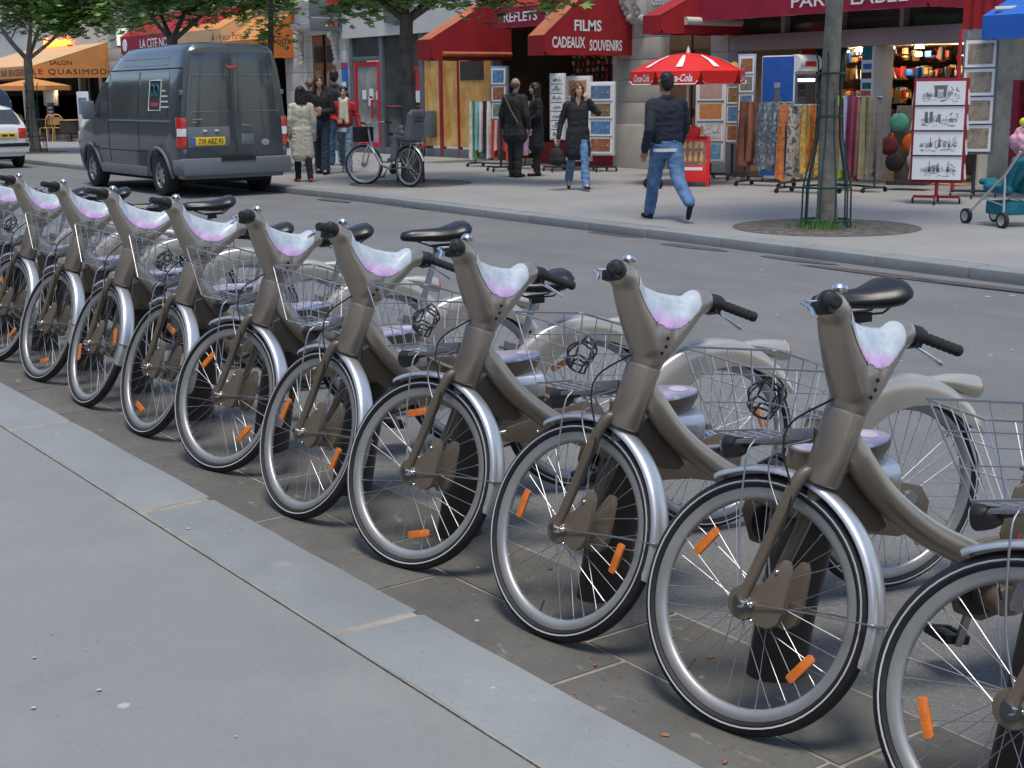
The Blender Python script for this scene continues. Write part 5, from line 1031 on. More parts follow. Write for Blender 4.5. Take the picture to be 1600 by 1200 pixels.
guard('green iron tree guard in front of the cafe', TL, .8)
p2_ = at(268, 55, 11.9); T2 = Vector((p2_.x, 11.9, FZ)); f2 = p2_.z-FZ
tree('dark leafy tree rising behind the grey van', T2, .14, f2, ((-1.2, .2, .9, .06), (1.2, .5, .8, .06), (.2, -.9, 1.1, .05), (.1, .6, 1.6, .06)), ((-.5, 0, f2+.85, 1.0, .9, .35, .7), (1.1, .6, f2+.75, 1.1, .9, .38, .8), (2.2, 1.2, f2+.7, .7, .6, .3, .35), (.2, .1, f2+2, 1.9, 1.7, .8, .8)), 1400, bark='bark_dark', seed=11)
p3_ = at(424, 60, 12.2); T3 = Vector((p3_.x, 12.2, FZ)); f3 = at(424, 15, 12.2).z-FZ
tree('slim dark trunk just right of the van roof', T3, .06, f3+.4, ((-.5, .2, .7, .03), (.5, .2, .8, .03)), ((-.1, 0, f3-.35, .25, .3, .3, .12), (.2, .2, f3+.9, .9, .9, .5, .5)), 900, bark='bark_dark', seed=13)
gm = MB()
for i in range(900):
    a = random.uniform(0, 6.28); q = abs(random.gauss(0, .15)); p = Vector((.15+q*math.cos(a)*1.3-.05, q*math.sin(a)-.22, 0)); h = random.uniform(.03, .13); b = random.uniform(0, 6.28); d = Vector((math.cos(b), math.sin(b), 0))*.006; l_ = Vector((random.uniform(-.03, .03), random.uniform(-.03, .03), h)); gm.add([p-d, p+d, p+l_], [(0, 1, 2)])
o = stuff(tag(link('grass_tuft', gm.mesh('grass_tuft', 'grass', smooth=False)), 'bright green grass growing at the foot of the guarded tree', 'grass')); o.location = TR

# ================================================================== people
def person(label, loc, heading, H, legs, Lh, Rh, top, bot, hair='short', hairm='hair_dark', shoe='leather', coat=None, skin='skin', headyaw=0, flare=0, wide=1, sleeve=1, extra=None, collar=True, lean=0, hd=0):
    s = H/1.75; root = empty('person', loc, heading); tag(root, label, 'person')
    V = lambda *p: Vector(p)*s
    body = MB(); tr_ = MB(); tp = MB(); sh = [MB(), MB()]; low = 9; joints = []
    for k, sd_ in enumerate((1, -1)):
        a, b = R(legs[2*k]), R(legs[2*k+1]); hip = V(0, sd_*.085, .92); kn = hip+V(.44*math.sin(a), .0, -.44*math.cos(a)); an = kn+V(.42*math.sin(a-b), 0, -.42*math.cos(a-b))
        ft = R(max(-62, min(8, math.degrees(a-b)*1.0 if a-b < -.35 else 0))); hl_ = an+V(-.05*math.cos(ft), 0, -.045); toe = an+Vector((math.cos(ft), 0, math.sin(ft)))*.165*s+V(0, sd_*.02, -.045)
        joints.append((hip, kn, an, hl_, toe)); low = min(low, toe.z-.03*s, hl_.z-.03*s)
    dz = Vector((0, 0, -low))
    for k, (hip, kn, an, hl_, toe) in enumerate(joints):
        hip, kn, an, hl_, toe = [p+dz for p in (hip, kn, an, hl_, toe)]
        body.cap(hip, .07*s, kn, .05*s); body.cap(kn, .05*s, an, .034*s); body.cap(an, .034*s, toe, .026*s)
        sw = 0 if k == 0 else 0
        tr_.cap(hip, .098*s*wide, kn, .068*s*wide, 14); tr_.cap(kn, .068*s*wide, an+V(0, 0, .0), (.055+flare)*s*wide, 14)
        sh[k].cap(hl_, .034*s, toe, .03*s, 10); sh[k].cap(an, .04*s, hl_+V(.03, 0, .01), .034*s, 10); sh[k].cap((hl_+toe)/2+V(0, 0, .012), .037*s, toe, .028*s)
    L_ = lambda x, y, z: V(x+lean*(z-.92), y, z)+dz
    for y in (-.05, .05): body.cap(L_(0, y, .94), .10*s, L_(0, y, 1.30), .095*s, 12); tr_.cap(L_(-.005, y, .90), .112*s*wide, L_(-.005, y, 1.0), .105*s*wide, 14)
    for y in (-.06, .06): tp.cap(L_(0, y, 1.0 if not coat else .98), .118*s*wide, L_(-.005, y*1.1, 1.33), .122*s*wide, 14)
    body.cap(L_(0, 0, 1.36), .06*s, L_(.01, 0, 1.53), .05*s); 
    Hd = Matrix.Translation(L_(.02, 0, 1.53)) @ Matrix.Rotation(R(headyaw), 4, 'Z') @ Matrix.Rotation(R(hd), 4, 'Y')
    hp = lambda x, y, z: (Hd @ Vector((x*s, y*s, z*s)))
    body.ball(hp(-.005, 0, .145), (.088*s, .076*s, .095*s), 16, 12); body.cap(hp(.035, 0, .10), .062*s, hp(.048, 0, .052), .045*s, 12); body.cap(hp(.088, 0, .125), .010*s, hp(.108, 0, .098), .013*s, 8); body.cap(hp(.07, 0, .145), .03*s, hp(.07, 0, .15), .03*s)
    for y in (1, -1): body.cap(hp(0, y*.082, .125), .016*s, hp(-.004, y*.086, .15), .018*s, 8)
    for sd_, (el, hn) in ((1, Lh), (-1, Rh)):
        shd = L_(-.01, sd_*.185, 1.40); e = L_(*el); h = L_(*hn); d = (h-e).normalized()
        body.cap(shd, .05*s, e, .04*s); body.cap(e, .04*s, h, .028*s)
        tp.cap(L_(-.005, sd_*.06, 1.41), .075*s, shd, .068*s*wide, 12); tp.cap(shd, .068*s*wide, e, .056*s*wide, 12); tp.cap(e, .056*s*wide, h-d*.015*s, .043*s*wide, 12)
        # palm and five fingers, slightly curled
        sd2 = d.cross(Vector((1, 0, 0))); sd2 = (sd2 if sd2.length > .2 else Vector((0, 1, 0))).normalized(); nrm_ = d.cross(sd2).normalized(); pm = h+d*.085*s
        for q in (-.022, 0, .022): body.cap(h+sd2*q*.6*s, .02*s, pm+sd2*q*s, .015*s, 8)
        for q, fl_ in ((-.034, .055), (-.012, .072), (.011, .07), (.033, .058)):
            f0 = pm+sd2*q*s; f1 = f0+(d*.8+nrm_*.35).normalized()*fl_*.5*s; f2_ = f1+(d*.4+nrm_*.85).normalized()*fl_*.5*s; body.cap(f0, .0105*s, f1, .0095*s, 6); body.cap(f1, .0095*s, f2_, .0085*s, 6)
        t0 = h+sd2*.022*s+d*.02*s; t1 = t0+(sd2*.8+d*.5).normalized()*.035*s; body.cap(t0, .013*s, t1, .0115*s, 6); body.cap(t1, .0115*s, t1+(d*.9+nrm_*.3).normalized()*.03*s, .0095*s, 6)
    if coat is not None:
        for y in (-.07, 0, .07): tp.cap(L_(-.005, y, .98), .125*s, V(-.01, y*1.35, coat)+dz, .135*s*wide, 14)
    if collar: tp.cap(L_(-.02, -.05, 1.475), .045*s, L_(-.02, .05, 1.475), .045*s, 10)
    link('body', fuse(body, 'body', skin, .0095*s, 2), root)
    link('trousers', fuse(tr_, 'trousers', bot, .011, 3, fold=.009), root)
    link('jacket' if coat is None else 'coat', fuse(tp, 'jacket', top, .011, 4, fold=.0065), root)
    for b_ in sh: link('shoe', fuse(b_, 'shoe', shoe, .010, 2), root)
    hr = MB()
    if hair == 'bald': hr.ball(hp(-.03, 0, .125), (.068*s, .083*s, .06*s), 14, 10)
    else:
        hr.ball(hp(-.016, 0, .165), (.094*s, .087*s, .092*s), 16, 12); hr.ball(hp(-.04, 0, .12), (.068*s, .082*s, .085*s), 14, 10)
        if hair == 'long':
            for y in (-.055, 0, .055): hr.cap(hp(-.045, y, .15), .05*s, hp(-.07, y*1.2, -.06), .042*s, 10)
            for y in (-1, 1): hr.cap(hp(.02, y*.078, .15), .022*s, hp(-.01, y*.09, -.04), .024*s, 8)
        if hair == 'bun': hr.ball(hp(-.10, 0, .17), .04*s, 10, 8)
    link('hair', fuse(hr, 'hair', hairm, .0085*s, 2, fold=.007), root)
    ey = MB()
    for y in (.032, -.032): ey.ball(hp(.079, y, .142), (.008*s, .012*s, .006*s), 8, 6); ey.cap(hp(.083, y*.6, .165), .004*s, hp(.077, y*1.5, .163), .003*s, 6)
    link('eyes_and_brows', ey.mesh('eyes_and_brows', 'hair_dark'), root); link('mouth', MB().cap(hp(.089, -.02, .064), .005*s, hp(.089, .02, .064), .005*s, 6).mesh('mouth', 'red_ink' if hair == 'long' else 'skin_dark'), root)
    return root, s, dz
hang = ((-.03, .235, 1.13), (.03, .24, .89)); hangR = ((-.03, -.235, 1.13), (.03, -.24, .89))
def head_to(px, py, foot): return at(px, py, foot.y).z-foot.z
def face(v): return math.atan2(v[1], v[0])
# man in the black jacket striding left
f = gp(1040, 344, FZ); H = head_to(1040, 110, f)
pm_, s, dz = person('man in black jacket and blue jeans striding left past the parasol', f, face((-.93, .36)), H, (24, 4, -24, 34), ((-.10, .25, 1.12), (.02, .27, .88)), ((.05, -.25, 1.14), (.16, -.22, .92)), 'cloth_navy', 'denim', 'short', 'hair_dark', skin='skin_dark', wide=1.14, headyaw=12, lean=.05)
link('shirt_hem', MB().loft([[Vector(((-.01+.137*math.cos(k*math.pi/12))*s, .19*math.sin(k*math.pi/12)*s, zz*s+dz.z)) for k in range(24)] for zz in (.862, .88, .90)]).mesh('shirt_hem', 'cloth_white'), pm_)
# woman on the phone
f = gp(903, 297, FZ); H = head_to(905, 131, f); hw_ = face((.88, -.48))
person('woman in black cardigan and jeans holding a phone to her ear', f, hw_, H, (20, 3, -20, 18), ((.07, .33, 1.27), (.05, .175, 1.49)), ((-.08, -.27, 1.12), (-.02, -.33, .86)), 'cloth_black', 'denim', 'long', 'hair_brown', coat=.62, flare=.02, wide=.93, headyaw=14)
q_ = Matrix.Rotation(hw_, 3, 'Z') @ (Vector((.0, -.36, .74))*H/1.75); hb = tag(empty('handbag', f+q_), 'black leather handbag hanging from the hand of the phoning woman', 'bag')
link('pouch', fuse(MB().ball((0, 0, -.16), (.15, .10, .14), 14, 10).ball((0, 0, -.22), (.17, .11, .09), 14, 10), 'pouch', 'leather', .014, 2), hb); link('handle', MB().tube([(-.08, 0, -.06), (-.05, 0, .06), (.02, 0, .09), (.07, 0, .04), (.09, 0, -.06)], .008, 6).mesh('handle', 'leather'), hb)
# man in the long dark coat, back to us, and his companion
f = gp(806, 277, FZ); H = head_to(806, 125, f)
pc_, s, dz = person('balding man in long charcoal coat standing with his back turned', f, face((-.35, 1)), H, (2, 2, -3, 2), ((-.04, .27, 1.12), (.03, .28, .88)), ((-.04, -.27, 1.12), (.03, -.28, .88)), 'cloth_charcoal', 'cloth_charcoal', 'bald', 'hair_grey', coat=.74, wide=1.16)
link('shoulder_strap', MB().tube([(-.13*s, .16*s, 1.50*s), (-.175*s, .0, 1.25*s), (-.16*s, -.17*s, .98*s)], .016, 6).mesh('shoulder_strap', 'strap'), pc_)
f = gp(838, 275, FZ); H = head_to(836, 132, f)
person('dark haired woman in long black coat facing the balding man', f, face((-.45, -1)), H, (2, 2, -2, 2), ((.0, .24, 1.14), (.14, .12, 1.05)), ((-.03, -.25, 1.13), (.02, -.26, .89)), 'cloth_black', 'cloth_black', 'long', 'hair_dark', coat=.55)
# the group by the van
f = gp(475, 284, FZ); H = head_to(462, 138, f)
person('woman in cream printed coat and black tights walking behind the van', f, face((-1, .25)), H, (7, 1, -8, 8), hang, hangR, 'cloth_cream', 'cloth_black', 'long', 'hair_dark', shoe='shoe_red', coat=.50, wide=.95)
f = gp(469, 262, FZ)+Vector((0, .3, 0)); H = head_to(466, 125, f)
person('man in black jacket half hidden behind the cream coat', f, face((-1, .35)), H, (8, 2, -10, 8), hang, hangR, 'cloth_black', 'denim', 'bald', 'hair_grey', wide=1.08)
f = gp(504, 272, FZ); H = head_to(507, 120, f)
person('long haired woman in black jacket with folded arm and dark flared jeans', f, face((.75, -.65)), H, (8, 1, -9, 7), ((.0, .24, 1.14), (.16, .06, 1.10)), ((.02, -.25, 1.14), (.18, -.05, 1.16)), 'cloth_black', 'denim_dark', 'long', 'hair_brown', flare=.028, headyaw=25)
f = gp(514, 259, FZ)+Vector((0, .2, 0)); H = head_to(508, 113, f)
person('tall man in dark pullover and jeans behind the long haired woman', f, face((-1, .5)), H, (8, 2, -8, 8), hang, hangR, 'cloth_navy', 'denim', 'short', 'hair_dark', wide=1.08, shoe='brown_bag')
f = gp(541, 270, FZ); H = head_to(538, 137, f); hr_ = face((.8, -.6))
pr2, s, dz = person('woman in red jumper with cream scarf and pale flared jeans', f, hr_, H, (16, 2, -18, 22), ((-.02, .27, 1.15), (.04, .33, .91)), ((.0, -.25, 1.13), (.17, -.12, 1.08)), 'cloth_red', 'denim_grey', 'bun', 'hair_dark', shoe='shoe_white', flare=.022)
sc_ = MB().cap((.0, -.05*s, 1.50*s), .07*s, (.02, .05*s, 1.50*s), .07*s, 12).cap((.10*s, .05*s, 1.46*s), .05*s, (.145*s, .07*s, 1.05*s), .05*s, 10).cap((.10*s, -.04*s, 1.46*s), .05*s, (.15*s, -.05*s, 1.12*s), .05*s, 10)
link('scarf', fuse(sc_, 'scarf', 'cloth_cream', .012, 3), pr2)
link('shirt_hem', MB().loft([[Vector(((.122*math.cos(k*math.pi/12))*s, .175*math.sin(k*math.pi/12)*s, zz*s+dz.z)) for k in range(24)] for zz in (.85, .89, .93)]).mesh('shirt_hem', 'cloth_white'), pr2)
p = gp(1008, 296, FZ); bg_ = tag(empty('shopping_bag', p+Vector((-.1, .25, 0))), 'slack black bag beyond the striding man, low by his knees', 'bag'); link('sack', fuse(MB().cap((0, 0, .1), .12, (-.05, .05, .34), .06, 12).cap((-.12, 0, .08), .08, (.12, 0, .08), .09, 12), 'sack', 'leather', .014, 3), bg_)
# ================================================================== city bicycle with child seat
fr_, re_ = gp(574, 289, FZ), gp(640, 292.5, FZ)
hd_ = (fr_-re_); wbc = 1.08; ang = math.atan2(hd_.y, hd_.x)
cbk = empty('city_bicycle', re_, ang); tag(cbk, 'silver city bicycle with grey child seat leaning by the tree', 'bicycle')
for nm, x, mt in (('rear_wheel', 0, Matrix.Identity(4)), ('front_wheel', wbc, Matrix.Rotation(R(28), 4, 'Z'))):
    wo = link(nm, rim, cbk, Matrix.Translation((x, 0, RW)) @ mt)
    for n2, me in (('tyre', tyre), ('spokes', spokes), ('hub', hub_f)): link(n2, me, wo)
link('frame', MB().tube(catmull([(.93, 0, .80), (.86, 0, .62), (.66, 0, .36), (.46, 0, .29)], 5), .022, 10).tube(catmull([(.90, 0, .70), (.78, 0, .52), (.6, 0, .40), (.36, 0, .42)], 5), .015, 8).tube([(.44, 0, .28), (.30, 0, .78)], .018, 10).tube([(.44, .04, .28), (0, .06, RW)], .01, 8).tube([(.44, -.04, .28), (0, -.06, RW)], .01, 8).tube([(.32, .03, .68), (0, .06, RW)], .009, 8).tube([(.32, -.03, .68), (0, -.06, RW)], .009, 8).tube([(.90, 0, .66), (.95, 0, .92)], .022, 10).mesh('frame', 'steel'), cbk)
link('fork', MB().tube([(.94, .01, .68), (1.0, .055, .55), (wbc, .06, RW)], .012, 8).tube([(.94, -.01, .68), (1.0, -.055, .55), (wbc, -.06, RW)], .012, 8).mesh('fork', 'alu_fender'), cbk)
link('handlebar', MB().tube(catmull([(.72, .30, 1.03), (.86, .27, 1.05), (.95, .1, 1.02), (.96, 0, 1.0), (.95, -.1, 1.02), (.86, -.27, 1.05), (.72, -.30, 1.03)], 4), .011, 8).tube([(.95, 0, .9), (.96, 0, 1.01)], .014, 8).mesh('handlebar', 'chrome'), cbk)
for s in (1, -1): link('grip', MB().tube([(.83, s*.275, 1.05), (.70, s*.305, 1.03)], .017, 8).mesh('grip', 'black_plastic'), cbk)
for x, a0, a1, nm in ((0, 20, 170, 'rear_mudguard'), (wbc, 25, 150, 'front_mudguard')): link(nm, MB().tube([(x+(RW+.018)*math.cos(R(a)), 0, RW+(RW+.018)*math.sin(R(a))) for a in range(a0, a1, 8)], .026, 8, flat=.35).mesh(nm, 'alu_fender'), cbk)
link('rack', MB().tube([(.25, .06, .72), (-.3, .06, .72), (-.3, -.06, .72), (.25, -.06, .72)], .006, 6, closed=True).tube([(-.12, .06, .72), (0, .065, RW)], .005, 6).tube([(-.12, -.06, .72), (0, -.065, RW)], .005, 6).tube([(-.28, .06, .72), (0, .065, RW)], .005, 6).tube([(-.28, -.06, .72), (0, -.065, RW)], .005, 6).mesh('rack', 'alu_fender'), cbk)
link('tail_light', MB().box((-.34, 0, .68), (.03, .09, .06)).mesh('tail_light', 'red_lens', bev=.01), cbk)
link('saddle', MB().loft([[Vector((.30+x, w_*math.cos(k*math.pi/6), .86+.03*math.sin(k*math.pi/6))) for k in range(12)] for x, w_ in ((.16, .015), (.08, .03), (-.04, .07), (-.1, .08), (-.13, .04))]).mesh('saddle', 'saddle'), cbk)
st_ = MB()
for s in (1, -1): st_.cap((.12, s*.11, .92), .05, (.02, s*.13, .96), .055, 10); st_.cap((.15, s*.13, .85), .05, (.22, s*.14, .48), .055, 10); st_.cap((.22, s*.14, .46), .045, (.32, s*.14, .44), .04, 10)
for k in range(6):
    y = -.13+k*.052; st_.cap((.12, y, .82), .045, (-.12, y, .80), .05, 10); st_.cap((-.13, y, .82), .05, (-.22, y*.92, 1.22), .04, 10)
for s in (1, -1): st_.cap((-.1, s*.15, .86), .04, (-.2, s*.15, 1.18), .045, 10); st_.cap((-.1, s*.15, .88), .035, (.12, s*.15, .90), .03, 10)
cs_ = link('child_seat', fuse(st_, 'child_seat', 'grey_frame', .013, 3), cbk)
link('seat_slot', MB().bx(-.275, -.26, -.09, .09, 1.12, 1.135).bx(-.268, -.252, -.09, .09, 1.06, 1.075).mesh('seat_slot', 'seam'), cs_)
link('handlebar_bag', MB().loft([[Vector((x, y, z)) for x, y in ((1.0, -.17), (1.16, -.17), (1.16, .17), (1.0, .17))] for z in (.72, .74, .97)]).mesh('handlebar_bag', 'cloth_black', bev=.03), cbk)
for s, ex, ez in ((1, .52, .16), (-1, .36, .40)): ck_ = link('crank', MB().tube([(.44, s*.08, .28), (ex, s*.09, ez)], .01, 6).mesh('crank', 'black_plastic'), cbk); link('pedal', MB().box((ex, s*.14, ez), (.09, .08, .02)).mesh('pedal', 'black_plastic'), ck_)
link('chain_wheel', MB().tube([(.44, -.05, .28), (.44, -.06, .28)], .09, 18).mesh('chain_wheel', 'black_plastic'), cbk)

# ================================================================== pavement displays
def scarf(w_, h, seed, z=0):
    rnd = random.Random(seed); V = []; nx, nz = 5, 7; ph = rnd.uniform(0, 6); 
    for k in range(nz+1):
        for i in range(nx+1):
            t = k/nz; x = (i/nx-.5)*w_*(1+.35*t); V.append(Vector((x, .03*math.sin(i*2.2+ph)*(.4+t)+.02*math.sin(t*5+ph), -h*t*(1+.03*math.sin(i+ph)))))
    n = len(V); V += [v+Vector((0, .006, 0)) for v in V]
    F = [(k*(nx+1)+i, k*(nx+1)+i+1, (k+1)*(nx+1)+i+1, (k+1)*(nx+1)+i) for k in range(nz) for i in range(nx)]
    return MB().add(V, F+[tuple(a+n for a in f[::-1]) for f in F])
FAB = {}
def fabric(c, pattern=None):
    key = (c, pattern)
    if key not in FAB:
        n = 'fabric_%d' % len(FAB); m = mat(n, c, .85, var=.2, scale=9, bump=.3, bscale=25)
        if pattern: addlayer(m, 'noise', 16, .52, .58, pattern, .9, coords='Object')
        FAB[key] = n
    return FAB[key]
def scarf_rack(label, base, rz, length, hrail, cols, h, curve=0, sw=.085, sp=None):
    root = tag(empty('scarf_rack', base, rz), label, 'clothes rack', 'scarf racks in front of the shops'); n = len(cols)
    def P(t): return Vector(((t-.5)*length, curve*math.sin(t*math.pi), hrail+.08*curve*t))
    link('rail', MB().tube([P(i/12) for i in range(13)], .014, 8).mesh('rail', 'chrome'), root)
    link('stand', MB().tube([(-length*.42, 0, .08), (-length*.42, 0, hrail)], .014, 8).tube([(length*.42, 0, .08), (length*.42, 0, hrail)], .014, 8).tube([(-length*.5, 0, .08), (length*.5, 0, .08)], .016, 8).tube([(-length*.42, -.22, .07), (-length*.42, .22, .07)], .014, 8).tube([(length*.42, -.22, .07), (length*.42, .22, .07)], .014, 8).mesh('stand', 'iron_dark'), root)
    for x in (-.42, .42):
        for y in (-.22, .22): link('castor', MB().tube([(length*x, y-.015, .035), (length*x, y+.015, .035)], .035, 10).mesh('castor', 'black_plastic'), root)
    for i, c in enumerate(cols):
        t = (i+.5)/n; p = P(t); o = link('scarf', scarf(sw*random.uniform(.8, 1.25), h*random.uniform(.86, 1.05), i*7+len(cols)).mesh('scarf', fabric(*c) if isinstance(c[0], tuple) else fabric(c)), root)
        o.location = p+Vector((0, 0, .01)); o.rotation_euler = (0, 0, R(random.uniform(35, 75)) if sp is None else R(sp))
    return root
def hz(px, py, b): return at(px, py, b.y).z-b.z
b = gp(738, 264, FZ); L = (gp(775, 262, FZ)-gp(695, 262, FZ)).length
scarf_rack('rail of striped multicoloured scarves in front of the bread posters', Vector((b.x, 16.5, FZ)), R(8), 1.75, 1.32, [((.75, .74, .7),), (.12, .38, .12), (.2, .5, .55), (.75, .6, .6), (.03, .03, .03), (.75, .72, .7), (.55, .06, .03), (.72, .5, .48), (.3, .05, .07), (.5, .1, .12), (.6, .08, .03), (.2, .04, .05), (.68, .55, .36), (.05, .07, .15), (.5, .3, .45)] and [(.75, .74, .7), (.14, .40, .13), (.25, .55, .58), (.78, .62, .62), (.03, .03, .03), (.75, .72, .7), (.55, .06, .03), (.74, .55, .52), (.3, .05, .07), (.5, .12, .14), (.62, .08, .03), (.2, .04, .05), (.68, .55, .36), (.05, .07, .15), (.5, .3, .45)], 1.12, sw=.15)
b = gp(1195, 291, FZ)
scarf_rack('rail of brown and slate blue fringed shawls beside the drinks fridge', b, R(10), .95, hz(1195, 160, b), [(.24, .085, .045), (.26, .10, .05), ((.12, .15, .18), (.4, .42, .42)), ((.14, .17, .2), (.42, .44, .44)), ((.10, .13, .17), (.4, .42, .44)), ((.12, .15, .18), (.45, .46, .45))], 1.05, sw=.20)
b = gp(1262, 302, FZ)
scarf_rack('rail of orange and gold patterned scarves left of the guarded tree', b, R(12), .95, hz(1255, 164, b), [((.62, .22, .07), (.4, .1, .03)), ((.45, .4, .33), (.06, .04, .04)), ((.66, .46, .12), (.4, .2, .05)), ((.62, .18, .03), (.3, .06, .02)), ((.64, .42, .1), (.3, .12, .04)), ((.5, .14, .03), (.25, .05, .02))], 1.10, sw=.19)
b = gp(1335, 298, FZ)
scarf_rack('curved rail of lime and plum scarves right of the guarded tree', b, R(-8), 1.0, hz(1320, 150, b), [(.74, .72, .68), (.05, .04, .04), (.42, .6, .04), (.40, .58, .04), (.45, .42, .6), (.22, .06, .12), (.28, .05, .08), (.33, .2, .2), (.3, .26, .14), (.36, .33, .22), (.2, .18, .16)], 1.22, curve=-.12, sw=.13)
PIC = {}
def picture(kind, k):
    key = (kind, k)
    if key in PIC: return PIC[key]
    n = 'print_%s_%d' % (kind, k)
    if kind == 'sketch':
        m = mat(n, (.78, .78, .78), .6, var=.05, scale=6); addlayer(m, 'noise', 26+k*3, .53, .6, (.2, .2, .22), .8, coords='Object', stretch=(1, 1, 1.7)); addlayer(m, 'noise', 5+k, .45, .62, (.62, .62, .64), .7, coords='Object')
    elif kind == 'sepia':
        m = mat(n, (.24, .19, .13), .5, var=.3, scale=5, c2=(.36, .31, .23)); addlayer(m, 'noise', 14+k, .54, .62, (.10, .075, .05), .7, coords='Object', stretch=(1, 1, .6))
    elif kind == 'card':
        c = [(.10, .18, .30), (.22, .14, .06), (.08, .2, .42), (.3, .1, .05), (.16, .2, .14)][k % 5]; m = mat(n, c, .4, var=.4, scale=14, coat=.5); addlayer(m, 'noise', 18, .55, .66, (.7, .62, .45), .8, coords='Object')
    else:
        c, c2 = [((.52, .36, .30), (.45, .3, .26)), ((.70, .26, .03), (.12, .24, .45)), ((.68, .68, .66), (.2, .15, .2)), ((.12, .36, .55), (.6, .55, .3))][k % 4]; m = mat(n, c, .4, var=.15, scale=6, coat=.4); addlayer(m, 'noise', 9, .52, .6, c2, .85 if k else .3, coords='Object', stretch=(1, 1, 2))
    PIC[key] = n; return n
mat('sketch_ink', (.16, .16, .18), .8)
def sketch(pw, ph, k):
    rnd = random.Random(k*13+5); mb = MB(); B = lambda x0, x1, z0, z1: mb.bx(pw*x0, pw*x1, -.0085, -.0065, ph*z0, ph*z1)
    for i in range(26): x = rnd.uniform(-.38, .34); z = rnd.uniform(.14, .34); B(x, x+rnd.uniform(.02, .10), z, z+.010)
    for i in range(46): x = rnd.uniform(-.38, .38); h = rnd.uniform(.04, .26)*(1.3-abs(x)*2); B(x, x+.007, .34, .34+h); B(x, x+rnd.uniform(.01, .05), .34+h, .35+h)
    if k % 4 == 0: B(-.12, -.06, .34, .68); B(.06, .12, .34, .68); B(-.13, .13, .66, .80); B(-.15, .15, .80, .83)
    elif k % 4 == 1:
        for x in (-.3, -.2): B(x, x+.07, .36, .78)
    else:
        for x in (-.16, .02, .22): h = rnd.uniform(.3, .5); B(x, x+.014, .34, .34+h); B(x-.012, x+.026, .34, .34+h*.5); B(x-.02, x+.034, .34, .34+h*.22)
    for i in range(16): x = rnd.uniform(.2, .36); z = rnd.uniform(.36, .74); B(x, x+.03, z, z+.02)
    return mb
def print_rack(label, base, rz, n, pw, ph, z0, kind, frame='paper', gap=.02, side=False, post='iron_dark', depth=.16, k0=0):
    root = tag(empty('print_rack', base, rz), label, 'display rack', 'revolving print and card racks'); Ht = n*(ph+gap)
    link('core', MB().bx(-pw/2-.03, pw/2+.03, -depth/2, depth/2, z0-.02, z0+Ht+.04).mesh('core', frame, bev=.008), root)
    link('post', MB().tube([(0, 0, .1), (0, 0, z0)], .025, 8).mesh('post', post), root)
    link('foot', MB().tube([(-.3, 0, .09), (.3, 0, .09)], .018, 6).tube([(0, -.3, .09), (0, .3, .09)], .018, 6).mesh('foot', post), root)
    for x, y in ((-.3, 0), (.3, 0), (0, -.3), (0, .3)): link('castor', MB().tube([(x-.012, y, .04), (x+.012, y, .04)], .035, 10).mesh('castor', 'black_plastic'), root)
    for k in range(n):
        z = z0+Ht-(k+1)*(ph+gap)+gap; tilt = Matrix.Translation((0, -depth/2-.022, z)) @ Matrix.Rotation(R(-3), 4, 'X')
        o = link('print', MB().bx(-pw/2, pw/2, -.006, .006, 0, ph).mesh('print', 'paper'), root, tilt); link('picture', sketch(pw, ph, k+n).mesh('picture', 'sketch_ink') if kind == 'sketch' else MB().bx(-pw*.41, pw*.41, -.010, -.0065, ph*.12, ph*.88).mesh('picture', picture(kind, k+k0)), o)
        if side:
            for sx in (-1, 1): o = link('print', MB().bx(-.006, .006, -depth*.4, depth*.4, 0, ph*.92).mesh('print', 'paper'), root, Matrix.Translation((sx*(pw/2+.045), 0, z)) @ Matrix.Rotation(R(-6*sx), 4, 'Y'))
    return root
b = gp(1462, 318, FZ); ht = hz(1470, 127, b); lo_ = hz(1465, 282, b); n_ = 4
print_rack('tall rack of four ink sketch prints framed in magenta, by the stroller', b, R(32), 4, .62, (ht-lo_)/4-.02, lo_, 'sketch', 'claret_canvas', side=True, post='red_paint', depth=.3)
b = at(1526, 200, 16.6); b = Vector((b.x, 16.6, FZ)); print_rack('dim rack of brown town view prints behind the sketch rack', b, R(32), 4, .40, .36, .62, 'sepia', 'van_plastic', k0=1)
b = gp(1109, 280, FZ); ht = hz(1109, 127, b); lo_ = hz(1109, 253, b)
print_rack('rack of four colourful framed pictures under the red parasol', b, R(38), 4, .46, (ht-lo_)/4-.02, lo_, 'art', 'paper', depth=.1)
b = gp(1143, 280, FZ); print_rack('slim wire rack of blue postcards right of the parasol pictures', b, R(35), 4, .2, .30, .62, 'card', 'wire', depth=.06)
b = gp(1163, 283, FZ); print_rack('slim wire rack of dark postcards beside the shop jamb', b, R(35), 5, .24, .28, .55, 'card', 'wire', depth=.06, k0=3)
b = gp(872, 268, FZ); ht = hz(872, 118, b); lo_ = hz(872, 217, b)
print_rack('white rack of pale grey view cards left of the phoning woman', b, R(30), 7, .24, (ht-lo_)/7-.02, lo_, 'sketch', 'paper', depth=.1)
b = gp(905, 266, FZ); ht = hz(905, 122, b); lo_ = hz(905, 250, b); print_rack('print rack half hidden behind the phoning woman', b, R(30), 4, .44, (ht-lo_)/4-.02, lo_, 'art', 'paper', k0=1)
b = gp(940, 268, FZ); ht = hz(940, 131, b); lo_ = hz(940, 241, b); print_rack('white framed rack of night view prints right of the phoning woman', b, R(30), 4, .48, (ht-lo_)/4-.02, lo_, 'card', 'paper', depth=.1)
b = gp(783, 268, FZ); print_rack('small newspaper rack left of the balding man', b, R(25), 3, .3, .3, 1.0, 'card', 'wire', depth=.1, k0=2)
